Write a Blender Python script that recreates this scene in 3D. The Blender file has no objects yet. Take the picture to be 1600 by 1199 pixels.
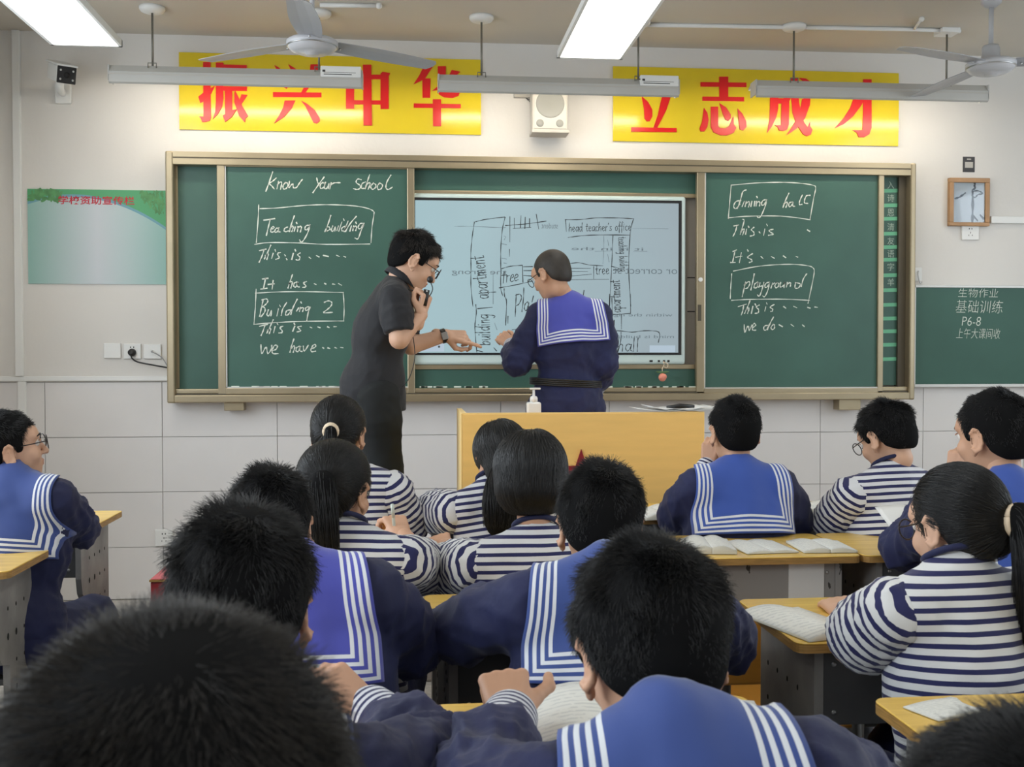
import bpy, math, random
import numpy as np
from mathutils import Vector, Matrix, Euler
from mathutils.bvhtree import BVHTree

random.seed(7); RNG = np.random.default_rng(11)
SC = bpy.context.scene
COL = SC.collection

# ------------------------------------------------------------------ camera
FPX, CX, CY = 1700.0, 800.0, 599.5
CAMZ = 1.30
def _n(v): return v / np.linalg.norm(v)
_Y = _n(np.array([640 - CX, -(560 - CY), -FPX]))
_X = np.array([19200 - CX, -(544 - CY), -FPX]); _X = _n(_X - _X.dot(_Y) * _Y)
_Z = np.cross(_X, _Y)
RW = np.array([_X, _Y, _Z])                      # camera vector -> world vector
CAM = np.array([0.0, 0.0, CAMZ])
cd = bpy.data.cameras.new('camera'); cam = bpy.data.objects.new('camera', cd); COL.objects.link(cam)
cd.sensor_width = 36.0; cd.lens = 36.0 * FPX / 1600.0; cd.clip_start = 0.05; cd.clip_end = 100
m4 = Matrix([list(RW[0]) + [0], list(RW[1]) + [0], list(RW[2]) + [CAMZ], [0, 0, 0, 1]])
cam.matrix_world = m4
cd.dof.use_dof = True; cd.dof.focus_distance = 4.6; cd.dof.aperture_fstop = 16
SC.camera = cam
SC.view_settings.view_transform = 'Standard'; SC.view_settings.look = 'None'
SC.view_settings.gamma = 1.0; SC.view_settings.use_curve_mapping = False
SC.view_settings.exposure = 0.26
SC.cycles.max_bounces = 7; SC.cycles.diffuse_bounces = 4; SC.cycles.glossy_bounces = 3
SC.cycles.use_denoising = True

def W(px, py, Y):
    v = RW @ np.array([px - CX, -(py - CY), -FPX]); return CAM + v * (Y / v[1])
def WZ(px, py, Z):
    v = RW @ np.array([px - CX, -(py - CY), -FPX]); return CAM + v * ((Z - CAMZ) / v[2])

# ------------------------------------------------------------------ world and daylight
wd = bpy.data.worlds.new('sky'); SC.world = wd; wd.use_nodes = True
wd.node_tree.nodes['Background'].inputs[0].default_value = (0.75, 0.87, 1.0, 1)
wd.node_tree.nodes['Background'].inputs[1].default_value = 1.6
def area_light(name, loc, direction, sx, sy, power, color):
    l = bpy.data.lights.new(name, 'AREA'); l.shape = 'RECTANGLE'; l.size = sx; l.size_y = sy
    l.energy = power; l.color = color
    o = bpy.data.objects.new(name, l); COL.objects.link(o); o.location = loc
    o.rotation_euler = Vector(direction).to_track_quat('-Z', 'Y').to_euler(); return o
RX0, RX1, RY0, RY1, RZ = -2.20, 4.70, -2.6, 6.0, 3.03
WINS = [(2.5, 4.7), (-0.7, 1.5)]                 # window openings in the left wall (Y ranges)
for a, b in WINS:
    area_light('daylight_through_window', (RX0 - 0.35, (a + b) / 2, 1.95), (1, 0, -0.12), b - a, 1.6, 50, (0.86, 0.94, 1.0))
for a, b in WINS:
    area_light('daylight_through_window', (RX1 + 0.35, (a + b) / 2, 1.95), (-1, 0, -0.12), b - a, 1.6, 26, (0.86, 0.94, 1.0))

# ------------------------------------------------------------------ materials
def lin(c):
    c = c / 255.0
    return c / 12.92 if c <= 0.04045 else ((c + 0.055) / 1.055) ** 2.4
def C(r, g, b, k=1.0): return (lin(r) * k, lin(g) * k, lin(b) * k, 1.0)
def mat(name, col, rough=0.6, metal=0.0, noise=0.0, nscale=8.0, bump=0.0, bscale=60.0, emit=0.0, ecol=None, spec=0.5, stretch=None, coat=0.0, sheen=0.0):
    m = bpy.data.materials.new(name); m.use_nodes = True
    nt = m.node_tree; b = nt.nodes['Principled BSDF']
    b.inputs['Base Color'].default_value = col; b.inputs['Roughness'].default_value = rough
    b.inputs['Metallic'].default_value = metal; b.inputs['Specular IOR Level'].default_value = spec
    b.inputs['Coat Weight'].default_value = coat; b.inputs['Sheen Weight'].default_value = sheen
    if emit: b.inputs['Emission Color'].default_value = ecol or col; b.inputs['Emission Strength'].default_value = emit
    if noise or bump:
        tc = nt.nodes.new('ShaderNodeTexCoord'); mp = nt.nodes.new('ShaderNodeMapping')
        nt.links.new(tc.outputs['Object'], mp.inputs[0])
        if stretch: mp.inputs['Scale'].default_value = stretch
    if noise:
        n = nt.nodes.new('ShaderNodeTexNoise'); n.inputs['Scale'].default_value = nscale; n.inputs['Detail'].default_value = 4
        nt.links.new(mp.outputs[0], n.inputs['Vector'])
        r = nt.nodes.new('ShaderNodeMapRange'); r.inputs[1].default_value = 0.3; r.inputs[2].default_value = 0.7
        r.inputs[3].default_value = 1 - noise; r.inputs[4].default_value = 1 + noise * 0.5
        nt.links.new(n.outputs['Fac'], r.inputs[0])
        mx = nt.nodes.new('ShaderNodeMix'); mx.data_type = 'RGBA'; mx.blend_type = 'MULTIPLY'; mx.inputs[0].default_value = 1
        mx.inputs[6].default_value = col; nt.links.new(r.outputs[0], mx.inputs[7]); nt.links.new(mx.outputs[2], b.inputs['Base Color'])
    if bump:
        n2 = nt.nodes.new('ShaderNodeTexNoise'); n2.inputs['Scale'].default_value = bscale; n2.inputs['Detail'].default_value = 3
        nt.links.new(mp.outputs[0], n2.inputs['Vector'])
        bp = nt.nodes.new('ShaderNodeBump'); bp.inputs['Strength'].default_value = bump; bp.inputs['Distance'].default_value = 0.01
        nt.links.new(n2.outputs['Fac'], bp.inputs['Height']); nt.links.new(bp.outputs[0], b.inputs['Normal'])
    return m
M = {}
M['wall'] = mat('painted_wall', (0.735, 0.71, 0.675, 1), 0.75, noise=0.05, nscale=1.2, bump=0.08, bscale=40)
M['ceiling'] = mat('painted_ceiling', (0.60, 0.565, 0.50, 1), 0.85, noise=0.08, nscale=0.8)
M['tile'] = mat('glazed_wall_tile', (0.76, 0.735, 0.72, 1), 0.28, noise=0.03, nscale=3, spec=0.4)
M['grout'] = mat('tile_joint', (0.56, 0.535, 0.52, 1), 0.8)
M['floor'] = mat('terrazzo_floor', (0.50, 0.47, 0.43, 1), 0.35, noise=0.25, nscale=30)
M['platform'] = mat('platform_top', (0.42, 0.36, 0.32, 1), 0.6, noise=0.2, nscale=10)
M['white'] = mat('white_plastic', (0.78, 0.78, 0.76, 1), 0.4)
M['offwhite'] = mat('off_white_plastic', (0.50, 0.475, 0.43, 1), 0.5)
M['grayplastic'] = mat('grey_plastic', (0.33, 0.33, 0.33, 1), 0.5)
M['black'] = mat('black_plastic', (0.012, 0.012, 0.013, 1), 0.45)
M['wire'] = mat('dark_wire', (0.03, 0.03, 0.03, 1), 0.5)
M['bronze'] = mat('champagne_aluminium', (0.42, 0.35, 0.235, 1), 0.33, 0.75, noise=0.12, nscale=3)
M['bronzedark'] = mat('dark_bronze', (0.10, 0.085, 0.06, 1), 0.5, 0.3)  # dark bronze of the rail grooves, inner channel and name plate
M['board'] = mat('green_chalkboard', C(62, 99, 88), 0.42, noise=0.16, nscale=2.2, spec=0.45)
M['board2'] = mat('green_chalkboard_side', C(60, 98, 86), 0.5, noise=0.14, nscale=2.5, spec=0.35)
M['chalk'] = mat('white_chalk', (0.72, 0.78, 0.70, 1), 0.9)
M['chalkdim'] = mat('thin_chalk', (0.40, 0.52, 0.44, 1), 0.9)
M['tape'] = mat('mint_tape', C(110, 190, 150), 0.5)
M['alu'] = mat('white_aluminium', (0.62, 0.62, 0.60, 1), 0.4, 0.2)
M['gap'] = mat('grey_backing', (0.36, 0.33, 0.29, 1), 0.6)
M['bezel'] = mat('mint_white_bezel', (0.60, 0.72, 0.70, 1), 0.35)
M['ink'] = mat('screen_ink', (0.02, 0.02, 0.02, 1), 0.6, emit=0.13, ecol=C(70, 88, 98))
M['inkdim'] = mat('screen_faint_ink', (0.02, 0.02, 0.02, 1), 0.6, emit=0.36, ecol=C(140, 162, 172))
M['uilight'] = mat('screen_light_box', (0.02, 0.02, 0.02, 1), 0.6, emit=0.62, ecol=C(196, 216, 232))
M['yellow'] = mat('yellow_banner', C(226, 200, 44), 0.16, noise=0.05, nscale=4, spec=0.5, bump=0.05, bscale=3)
M['red'] = mat('red_lettering', C(222, 26, 30), 0.3)
M['crimson'] = mat('crimson_lettering', C(200, 40, 60), 0.6)
M['fan'] = mat('white_enamel', (0.50, 0.50, 0.52, 1), 0.35)
M['fanblade'] = mat('grey_fan_blade', (0.36, 0.365, 0.39, 1), 0.4)
M['lampon'] = mat('lit_led_panel', (0.8, 0.8, 0.8, 1), 0.5, emit=5.0, ecol=(1.0, 0.985, 0.93, 1))
M['tubeon'] = mat('lit_tube', (0.8, 0.8, 0.8, 1), 0.5, emit=22.0, ecol=(1.0, 0.90, 0.74, 1))
M['housing'] = mat('lamp_housing', (0.50, 0.49, 0.46, 1), 0.45, noise=0.05, nscale=6)
M['rod'] = mat('steel_rod', (0.20, 0.19, 0.16, 1), 0.4, 0.5)
M['lectern'] = mat('orange_yellow_laminate', C(250, 204, 122), 0.42, noise=0.05, nscale=4, stretch=(1, 1, 8))
M['lecternedge'] = mat('pale_edge_band', C(250, 214, 140), 0.5)
M['desktop'] = mat('yellow_varnished_plywood', C(230, 190, 96), 0.24, noise=0.14, nscale=6, stretch=(1, 9, 1), spec=0.5)
M['deskedge'] = mat('plywood_edge', C(176, 136, 76), 0.5, noise=0.35, nscale=20, stretch=(1, 1, 20))
M['deskgray'] = mat('worn_grey_metal', (0.30, 0.29, 0.275, 1), 0.5, noise=0.28, nscale=9, bump=0.05)
M['deskdark'] = mat('dark_grey_metal', (0.10, 0.10, 0.10, 1), 0.45, noise=0.2, nscale=7)
M['hole'] = mat('black_recess', (0.01, 0.01, 0.01, 1), 0.8)
M['chairwood'] = mat('brown_varnished_plywood', C(214, 150, 62), 0.35, noise=0.12, nscale=6, stretch=(1, 1, 6))
M['metal'] = mat('screw_metal', (0.5, 0.5, 0.5, 1), 0.3, 0.9)
M['redbox'] = mat('red_painted_board', C(150, 40, 48), 0.5)
M['redtop'] = mat('pale_red_top', C(190, 90, 96), 0.5)  # lid colour, paler and pinker than the box sides
M['woodtan'] = mat('tan_wood_frame', C(176, 136, 96), 0.5, noise=0.15, nscale=12)
M['card'] = mat('dark_card', (0.05, 0.048, 0.05, 1), 0.6)
M['pinkfruit'] = mat('peach_pink', C(240, 150, 128), 0.45)
M['leafgreen'] = mat('leaf_green', C(90, 120, 80), 0.6)
M['skin'] = None
def skin_mat(name, col):
    m = mat(name, col, 0.5, noise=0.06, nscale=14, spec=0.35)
    nt = m.node_tree; b = nt.nodes['Principled BSDF']
    b.inputs['Subsurface Weight'].default_value = 0.0
    a = nt.nodes.new('ShaderNodeAttribute'); a.attribute_name = 'lip'
    mx = nt.nodes.new('ShaderNodeMix'); mx.data_type = 'RGBA'; mx.inputs[7].default_value = (0.42, 0.12, 0.10, 1)
    src = b.inputs['Base Color'].links[0].from_socket
    nt.links.new(a.outputs['Fac'], mx.inputs[0]); nt.links.new(src, mx.inputs[6]); nt.links.new(mx.outputs[2], b.inputs['Base Color'])
    return m
M['skin'] = skin_mat('warm_skin', (0.60, 0.345, 0.225, 1))
M['skin2'] = skin_mat('light_skin', (0.66, 0.40, 0.275, 1))
M['navy'] = mat('navy_cotton', C(21, 29, 74), 0.75, noise=0.22, nscale=5, bump=0.25, bscale=22, sheen=0.08)
M['navyshort'] = mat('dark_navy_cotton', (0.008, 0.012, 0.04, 1), 0.8, sheen=0.2)
M['blackcloth'] = mat('black_cotton', (0.012, 0.0125, 0.016, 1), 0.8, noise=0.15, nscale=6, sheen=0.08, bump=0.2, bscale=25)
M['blacktrouser'] = mat('black_trouser', (0.0045, 0.006, 0.0065, 1), 0.85)
M['hair'] = mat('black_hair', (0.0085, 0.0085, 0.0095, 1), 0.48, spec=0.42)
M['hairlong'] = mat('sleek_black_hair', (0.0085, 0.0085, 0.009, 1), 0.40, spec=0.48)
M['haircap'] = mat('hair_undercoat', (0.0075, 0.0075, 0.008, 1), 0.9, spec=0.08)
M['hairgrayish'] = mat('soft_brown_black_hair', (0.026, 0.021, 0.018, 1), 0.5)
M['hairbrown'] = mat('dark_brown_hair', (0.016, 0.013, 0.011, 1), 0.48, spec=0.45)
M['hairgray'] = mat('close_cropped_hair', (0.030, 0.024, 0.019, 1), 0.6, noise=0.25, nscale=60)
M['shoe'] = mat('dark_shoe', (0.02, 0.02, 0.025, 1), 0.5)
M['eye'] = mat('eye_white', (0.7, 0.68, 0.65, 1), 0.2)
M['iris'] = mat('dark_iris', (0.01, 0.008, 0.006, 1), 0.15)
M['glassframe'] = mat('thin_dark_frame', (0.03, 0.025, 0.025, 1), 0.3, 0.4)
M['cream'] = mat('cream_elastic', C(225, 205, 178), 0.8)
M['soap'] = mat('white_bottle', (0.80, 0.80, 0.78, 1), 0.25)
M['pen'] = mat('pale_pen', (0.6, 0.66, 0.6, 1), 0.3)
M['yellowstrap'] = mat('yellow_strap', C(210, 180, 80), 0.6)
M['kraft'] = mat('pale_pages', (0.66, 0.64, 0.55, 1), 0.8)

def nodes(m):
    nt = m.node_tree; return nt, nt.nodes['Principled BSDF']
def math_node(nt, op, a=None, b=None, clamp=False):
    n = nt.nodes.new('ShaderNodeMath'); n.operation = op; n.use_clamp = clamp
    for i, v in enumerate((a, b)):
        if v is None: continue
        if isinstance(v, (int, float)): n.inputs[i].default_value = v
        else: nt.links.new(v, n.inputs[i])
    return n.outputs[0]
def mix_col(nt, f, c1, c2):
    mx = nt.nodes.new('ShaderNodeMix'); mx.data_type = 'RGBA'
    for s, v in ((0, f), (6, c1), (7, c2)):
        if isinstance(v, tuple): mx.inputs[s].default_value = v
        elif isinstance(v, (int, float)): mx.inputs[s].default_value = v
        else: nt.links.new(v, mx.inputs[s])
    return mx.outputs[2]
def stripe_mat(name, period, frac, white, dark):
    m = mat(name, dark, 0.8, bump=0.15, bscale=30, sheen=0.2); nt, b = nodes(m)
    a = nt.nodes.new('ShaderNodeAttribute'); a.attribute_name = 'stripe'
    x = math_node(nt, 'FRACT', math_node(nt, 'DIVIDE', a.outputs['Fac'], period))
    d = math_node(nt, 'GREATER_THAN', x, frac)
    nt.links.new(mix_col(nt, d, white, dark), b.inputs['Base Color']); return m
M['stripe'] = stripe_mat('navy_white_stripes', 0.0200, 0.57, (0.70, 0.71, 0.72, 1), C(26, 30, 84))
M['stripedim'] = stripe_mat('navy_white_fine_stripes', 0.0208, 0.55, (0.70, 0.71, 0.74, 1), C(26, 30, 84))
M['cuff'] = stripe_mat('white_striped_cuff', 0.0125, 0.55, (0.66, 0.68, 0.74, 1), C(24, 32, 84))
def collar_mat(name, blue):
    m = mat(name, blue, 0.72, bump=0.12, bscale=14, sheen=0.25); nt, b = nodes(m)
    uv = nt.nodes.new('ShaderNodeUVMap'); uv.uv_map = 'edge'
    sp = nt.nodes.new('ShaderNodeSeparateXYZ'); nt.links.new(uv.outputs[0], sp.inputs[0])
    d = math_node(nt, 'MINIMUM', sp.outputs[0], sp.outputs[1])
    t = math_node(nt, 'DIVIDE', math_node(nt, 'SUBTRACT', d, 0.006), 0.0135)
    on = math_node(nt, 'LESS_THAN', math_node(nt, 'FRACT', t), 0.50)
    inr = math_node(nt, 'MULTIPLY', math_node(nt, 'GREATER_THAN', t, 0.0), math_node(nt, 'LESS_THAN', t, 4.0))
    on = math_node(nt, 'MULTIPLY', on, inr)
    nt.links.new(mix_col(nt, on, blue, (0.72, 0.75, 0.80, 1)), b.inputs['Base Color']); return m
M['collar'] = collar_mat('blue_sailor_collar', C(50, 82, 168))
M['collarviolet'] = collar_mat('violet_blue_sailor_collar', C(68, 74, 172))
M['collardeep'] = collar_mat('deep_blue_sailor_collar', C(50, 74, 142))

def screen_mat():
    m = mat('lit_display', (0.02, 0.02, 0.02, 1), 0.25, spec=0.5); nt, b = nodes(m)
    tc = nt.nodes.new('ShaderNodeTexCoord')
    sp = nt.nodes.new('ShaderNodeSeparateXYZ'); nt.links.new(tc.outputs['Generated'], sp.inputs[0])
    n = nt.nodes.new('ShaderNodeTexNoise'); n.inputs['Scale'].default_value = 3.0; n.inputs['Detail'].default_value = 6
    nt.links.new(tc.outputs['Object'], n.inputs['Vector'])
    f = math_node(nt, 'ADD', math_node(nt, 'MULTIPLY', sp.outputs[0], 0.75), math_node(nt, 'MULTIPLY', n.outputs['Fac'], 0.4))
    f = math_node(nt, 'SUBTRACT', f, 0.2, True)
    c = mix_col(nt, f, C(162, 192, 199), C(150, 161, 169))
    nt.links.new(c, b.inputs['Emission Color']); b.inputs['Emission Strength'].default_value = 0.80
    return m
M['screen'] = screen_mat()
def page_mat():
    m = mat('printed_page', (0.72, 0.71, 0.66, 1), 0.8); nt, b = nodes(m)
    tc = nt.nodes.new('ShaderNodeTexCoord'); sp = nt.nodes.new('ShaderNodeSeparateXYZ'); nt.links.new(tc.outputs['UV'], sp.inputs[0])
    row = math_node(nt, 'LESS_THAN', math_node(nt, 'FRACT', math_node(nt, 'MULTIPLY', sp.outputs[1], 16.0)), 0.42)
    n = nt.nodes.new('ShaderNodeTexNoise'); n.inputs['Scale'].default_value = 22; nt.links.new(tc.outputs['UV'], n.inputs['Vector'])
    on = math_node(nt, 'MULTIPLY', row, math_node(nt, 'GREATER_THAN', n.outputs['Fac'], 0.47))
    on = math_node(nt, 'MULTIPLY', on, 0.24)
    nt.links.new(mix_col(nt, on, (0.72, 0.72, 0.68, 1), (0.20, 0.23, 0.27, 1)), b.inputs['Base Color']); return m
M['page'] = page_mat()
def poster_mat():
    m = mat('poster_print', (0.5, 0.6, 0.6, 1), 0.5); nt, b = nodes(m)
    tc = nt.nodes.new('ShaderNodeTexCoord'); sp = nt.nodes.new('ShaderNodeSeparateXYZ'); nt.links.new(tc.outputs['Generated'], sp.inputs[0])
    x, z = sp.outputs[0], sp.outputs[2]
    dx = math_node(nt, 'ABSOLUTE', math_node(nt, 'SUBTRACT', x, 0.5))
    base = mix_col(nt, math_node(nt, 'MULTIPLY', dx, 2.0, True), C(200, 206, 212), C(146, 188, 180))
    # green arch: below curve z > 0.98 - 1.1*(x-0.33)^2
    q = math_node(nt, 'SUBTRACT', x, 0.33); q = math_node(nt, 'MULTIPLY', math_node(nt, 'MULTIPLY', q, q), 0.75)
    edge = math_node(nt, 'SUBTRACT', 0.93, q)
    blue = math_node(nt, 'GREATER_THAN', z, math_node(nt, 'SUBTRACT', edge, 0.012))
    grn = math_node(nt, 'GREATER_THAN', z, math_node(nt, 'ADD', edge, 0.018))
    c = mix_col(nt, blue, base, C(110, 160, 175)); c = mix_col(nt, grn, c, C(84, 164, 112))
    nt.links.new(c, b.inputs['Base Color']); return m
M['poster'] = poster_mat()
M['leafposter'] = mat('printed_leaf', C(92, 152, 96), 0.6, noise=0.3, nscale=30)
def peel_mat():
    m = mat('peeling_grey_paint', (0.33, 0.32, 0.305, 1), 0.6); nt, b = nodes(m)
    tc = nt.nodes.new('ShaderNodeTexCoord'); n = nt.nodes.new('ShaderNodeTexNoise'); n.inputs['Scale'].default_value = 14; n.inputs['Detail'].default_value = 5
    mp = nt.nodes.new('ShaderNodeMapping'); mp.inputs['Scale'].default_value = (2.4, 2.4, 1.1)
    nt.links.new(tc.outputs['Object'], mp.inputs[0]); nt.links.new(mp.outputs[0], n.inputs['Vector'])
    f = math_node(nt, 'GREATER_THAN', n.outputs['Fac'], 0.64)
    nt.links.new(mix_col(nt, f, (0.31, 0.30, 0.285, 1), (0.05, 0.045, 0.04, 1)), b.inputs['Base Color']); return m
M['peel'] = peel_mat()

# ------------------------------------------------------------------ mesh helpers
ORG = {}
def tag(o, label=None, cat=None, group=None, kind=None):
    if label: o['label'] = label
    if cat: o['category'] = cat
    if group: o['group'] = group
    if kind: o['kind'] = kind
    return o
def link(o, parent):
    COL.objects.link(o)
    if parent is not None: o.parent = parent
    return o
def thing(name, label, cat, loc, group=None):
    o = bpy.data.objects.new(name, None); o.empty_display_size = 0.1; link(o, None)
    o.location = tuple(loc); ORG[o.name] = np.array(loc, float); return tag(o, label, cat, group)
def raw_mesh(name, V, quads, tris=None):
    me = bpy.data.meshes.new(name)
    nq = len(quads); ntr = 0 if tris is None else len(tris)
    me.vertices.add(len(V)); me.vertices.foreach_set('co', np.asarray(V, np.float32).ravel())
    me.loops.add(nq * 4 + ntr * 3)
    li = np.asarray(quads, np.int32).ravel()
    if ntr: li = np.concatenate([li, np.asarray(tris, np.int32).ravel()])
    me.loops.foreach_set('vertex_index', li)
    me.polygons.add(nq + ntr)
    st = np.concatenate([np.arange(nq) * 4, nq * 4 + np.arange(ntr) * 3]).astype(np.int32)
    me.polygons.foreach_set('loop_start', st)
    me.polygons.foreach_set('use_smooth', np.ones(nq + ntr, bool))
    me.update(calc_edges=True); me.validate(); return me
def org_of(parent):
    return ORG.get(parent.name, np.zeros(3)) if parent is not None else np.zeros(3)
class MB:
    def __init__(s): s.v = []; s.f = []
    def add(s, vs, fs):
        b = len(s.v); s.v += [tuple(map(float, v)) for v in vs]; s.f += [tuple(b + i for i in f) for f in fs]; return s
    def box(s, x0, x1, y0, y1, z0, z1):
        return s.add([(x0,y0,z0),(x1,y0,z0),(x1,y1,z0),(x0,y1,z0),(x0,y0,z1),(x1,y0,z1),(x1,y1,z1),(x0,y1,z1)],
                     [(0,3,2,1),(4,5,6,7),(0,1,5,4),(1,2,6,5),(2,3,7,6),(3,0,4,7)])
    def obox(s, c, ax, ay, az, hx, hy, hz):
        c, ax, ay, az = map(np.asarray, (c, ax, ay, az))
        vs = [c + ax*hx*i + ay*hy*j + az*hz*k for k in (-1,1) for (i,j) in ((-1,-1),(1,-1),(1,1),(-1,1))]
        return s.add(vs, [(0,3,2,1),(4,5,6,7),(0,1,5,4),(1,2,6,5),(2,3,7,6),(3,0,4,7)])
    def tube(s, pts, r, n=8, caps=True):
        pts = [np.asarray(p, float) for p in pts]; rs = r if isinstance(r, (list, tuple)) else [r]*len(pts)
        b = len(s.v); up = np.array([0.03, 0.05, 1.0]); prev = None
        for i, p in enumerate(pts):
            t = pts[min(i+1, len(pts)-1)] - pts[max(i-1, 0)]; t = t/ (np.linalg.norm(t)+1e-9)
            if prev is None:
                a = np.cross(t, up)
                if np.linalg.norm(a) < 0.05: a = np.cross(t, [1,0,0])
            else: a = prev - t*prev.dot(t)
            a = a/np.linalg.norm(a); prev = a; c = np.cross(t, a)
            for k in range(n):
                w = 2*math.pi*k/n; s.v.append(tuple(p + rs[i]*(a*math.cos(w)+c*math.sin(w))))
        for i in range(len(pts)-1):
            for k in range(n):
                k2 = (k+1) % n; s.f.append((b+i*n+k, b+i*n+k2, b+(i+1)*n+k2, b+(i+1)*n+k))
        if caps: s.f.append(tuple(b+k for k in range(n))[::-1]); e = b+(len(pts)-1)*n; s.f.append(tuple(e+k for k in range(n)))
        return s
    def lathe(s, c, prof, n=24, axis='z'):
        b = len(s.v); c = np.asarray(c, float)
        for (r, h) in prof:
            for k in range(n):
                w = 2*math.pi*k/n; x, y = r*math.cos(w), r*math.sin(w)
                if axis == 'z': q = (x, y, h)
                elif axis == 'y': q = (x, h, y)
                else: q = (h, x, y)
                s.v.append(tuple(c+np.array(q)))
        for i in range(len(prof)-1):
            for k in range(n):
                k2 = (k+1) % n; s.f.append((b+i*n+k, b+i*n+k2, b+(i+1)*n+k2, b+(i+1)*n+k))
        s.f.append(tuple(b+k for k in range(n))[::-1]); e = b+(len(prof)-1)*n; s.f.append(tuple(e+k for k in range(n)))
        return s
    def sphere(s, c, r, n=14, m=9, R=None):
        rr = np.array(r if isinstance(r, (tuple, list, np.ndarray)) else (r, r, r), float); b = len(s.v); c = np.asarray(c, float)
        for i in range(m+1):
            th = math.pi*i/m
            for k in range(n):
                w = 2*math.pi*k/n; q = np.array([math.sin(th)*math.cos(w), math.sin(th)*math.sin(w), math.cos(th)])*rr
                if R is not None: q = R @ q
                s.v.append(tuple(c+q))
        for i in range(m):
            for k in range(n):
                k2 = (k+1) % n; s.f.append((b+i*n+k, b+(i+1)*n+k, b+(i+1)*n+k2, b+i*n+k2))
        return s
    def prism(s, poly, y0, y1):                   # polygon of (x,z) extruded along y
        n = len(poly); b = len(s.v)
        s.v += [(p[0], y0, p[1]) for p in poly] + [(p[0], y1, p[1]) for p in poly]
        s.f.append(tuple(b+i for i in range(n))); s.f.append(tuple(b+n+i for i in range(n))[::-1])
        for i in range(n): j = (i+1) % n; s.f.append((b+i, b+n+i, b+n+j, b+j))
        return s
    def build(s, name, mt, parent=None, smooth=False, bevel=0, label=None, seg=2):
        me = bpy.data.meshes.new(name); o0 = org_of(parent)
        me.from_pydata([tuple(np.array(v)-o0) for v in s.v], [], s.f); me.update()
        import bmesh
        bm = bmesh.new(); bm.from_mesh(me); bmesh.ops.recalc_face_normals(bm, faces=bm.faces); bm.to_mesh(me); bm.free()
        me.materials.append(M[mt] if isinstance(mt, str) else mt)
        if smooth: me.polygons.foreach_set('use_smooth', [True]*len(me.polygons))
        o = bpy.data.objects.new(name, me); link(o, parent); ORG[o.name] = o0
        if bevel:
            md = o.modifiers.new('bevel', 'BEVEL'); md.width = bevel; md.segments = seg; md.limit_method = 'ANGLE'
        if label: o['label'] = label
        return o
def solo(mb, name, mt, label, cat, group=None, **k):
    """a thing that is one mesh, its origin moved to its base centre"""
    v = np.array(mb.v); c = np.array([(v[:,0].min()+v[:,0].max())/2, (v[:,1].min()+v[:,1].max())/2, v[:,2].min()])
    mb.v = [tuple(q) for q in (v-c)]; o = mb.build(name, mt, None, **k); o.location = c; ORG[o.name] = c
    return tag(o, label, cat, group)
def struct(mb, name, mt, parent=None, **k):
    o = mb.build(name, mt, parent, **k)
    if parent is None: o['kind'] = 'structure'
    return o
def copy_tree(o, off, label=None):
    off = np.array(off, float)
    def rec(src, par):
        c = src.copy(); COL.objects.link(c); c.parent = par
        ORG[c.name] = ORG.get(src.name, np.zeros(3)) + off
        for ch in list(src.children): rec(ch, c)
        return c
    r = rec(o, None); r.location = Vector(o.location) + Vector(off)
    if label: r['label'] = label
    return r
def rect_px(x0, y0, x1, y1, Y):
    """world rectangle (X0, X1, Z0, Z1) on the plane at depth Y seen between two picture corners"""
    a = W(x0, y0, Y); b = W(x1, y0, Y); c = W(x0, y1, Y); d = W(x1, y1, Y)
    return ((a[0]+c[0])/2, (b[0]+d[0])/2, (c[2]+d[2])/2, (a[2]+b[2])/2)
def smooth_line(pts, sub=4):
    P = [np.array(p, float) for p in pts]
    if len(P) < 3: return P
    out = []
    for i in range(len(P)-1):
        p0, p1, p2, p3 = P[max(i-1,0)], P[i], P[i+1], P[min(i+2,len(P)-1)]
        for k in range(sub):
            t = k/sub; out.append(0.5*((2*p1)+(-p0+p2)*t+(2*p0-5*p1+4*p2-p3)*t*t+(-p0+3*p1-3*p2+p3)*t**3))
    out.append(P[-1]); return out
def ribbon(mb, pts, w):
    """flat stroke in an XZ plane (pts are world points sharing one Y)"""
    P = [np.asarray(p, float) for p in pts]; b = len(mb.v); n = len(P)
    if n == 1: P = [P[0], P[0]+np.array([w, 0, 0])]; n = 2
    for i, p in enumerate(P):
        t = P[min(i+1, n-1)] - P[max(i-1, 0)]; t = t/(np.linalg.norm(t)+1e-9)
        nn = np.array([-t[2], 0, t[0]]); e = t*(-w*0.5 if i == 0 else (w*0.5 if i == n-1 else 0))
        ww = w*(0.8+0.35*math.sin(i*1.7+P[0][0]*40))*0.5
        mb.v += [tuple(p+nn*ww+e), tuple(p-nn*ww+e)]
    for i in range(n-1): mb.f.append((b+2*i, b+2*i+1, b+2*i+3, b+2*i+2))
def strokes(mb, data, ox, oy, Y, w, sc=6.6667, sub=4):
    for st in data.split(';'):
        q = [float(t) for t in st.split()]
        if len(q) < 4: continue
        pts = [(q[i]/sc+ox, q[i+1]/sc+oy) for i in range(0, len(q), 2)]
        ribbon(mb, [W(p[0], p[1], Y) for p in smooth_line(pts, sub)], w)
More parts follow.
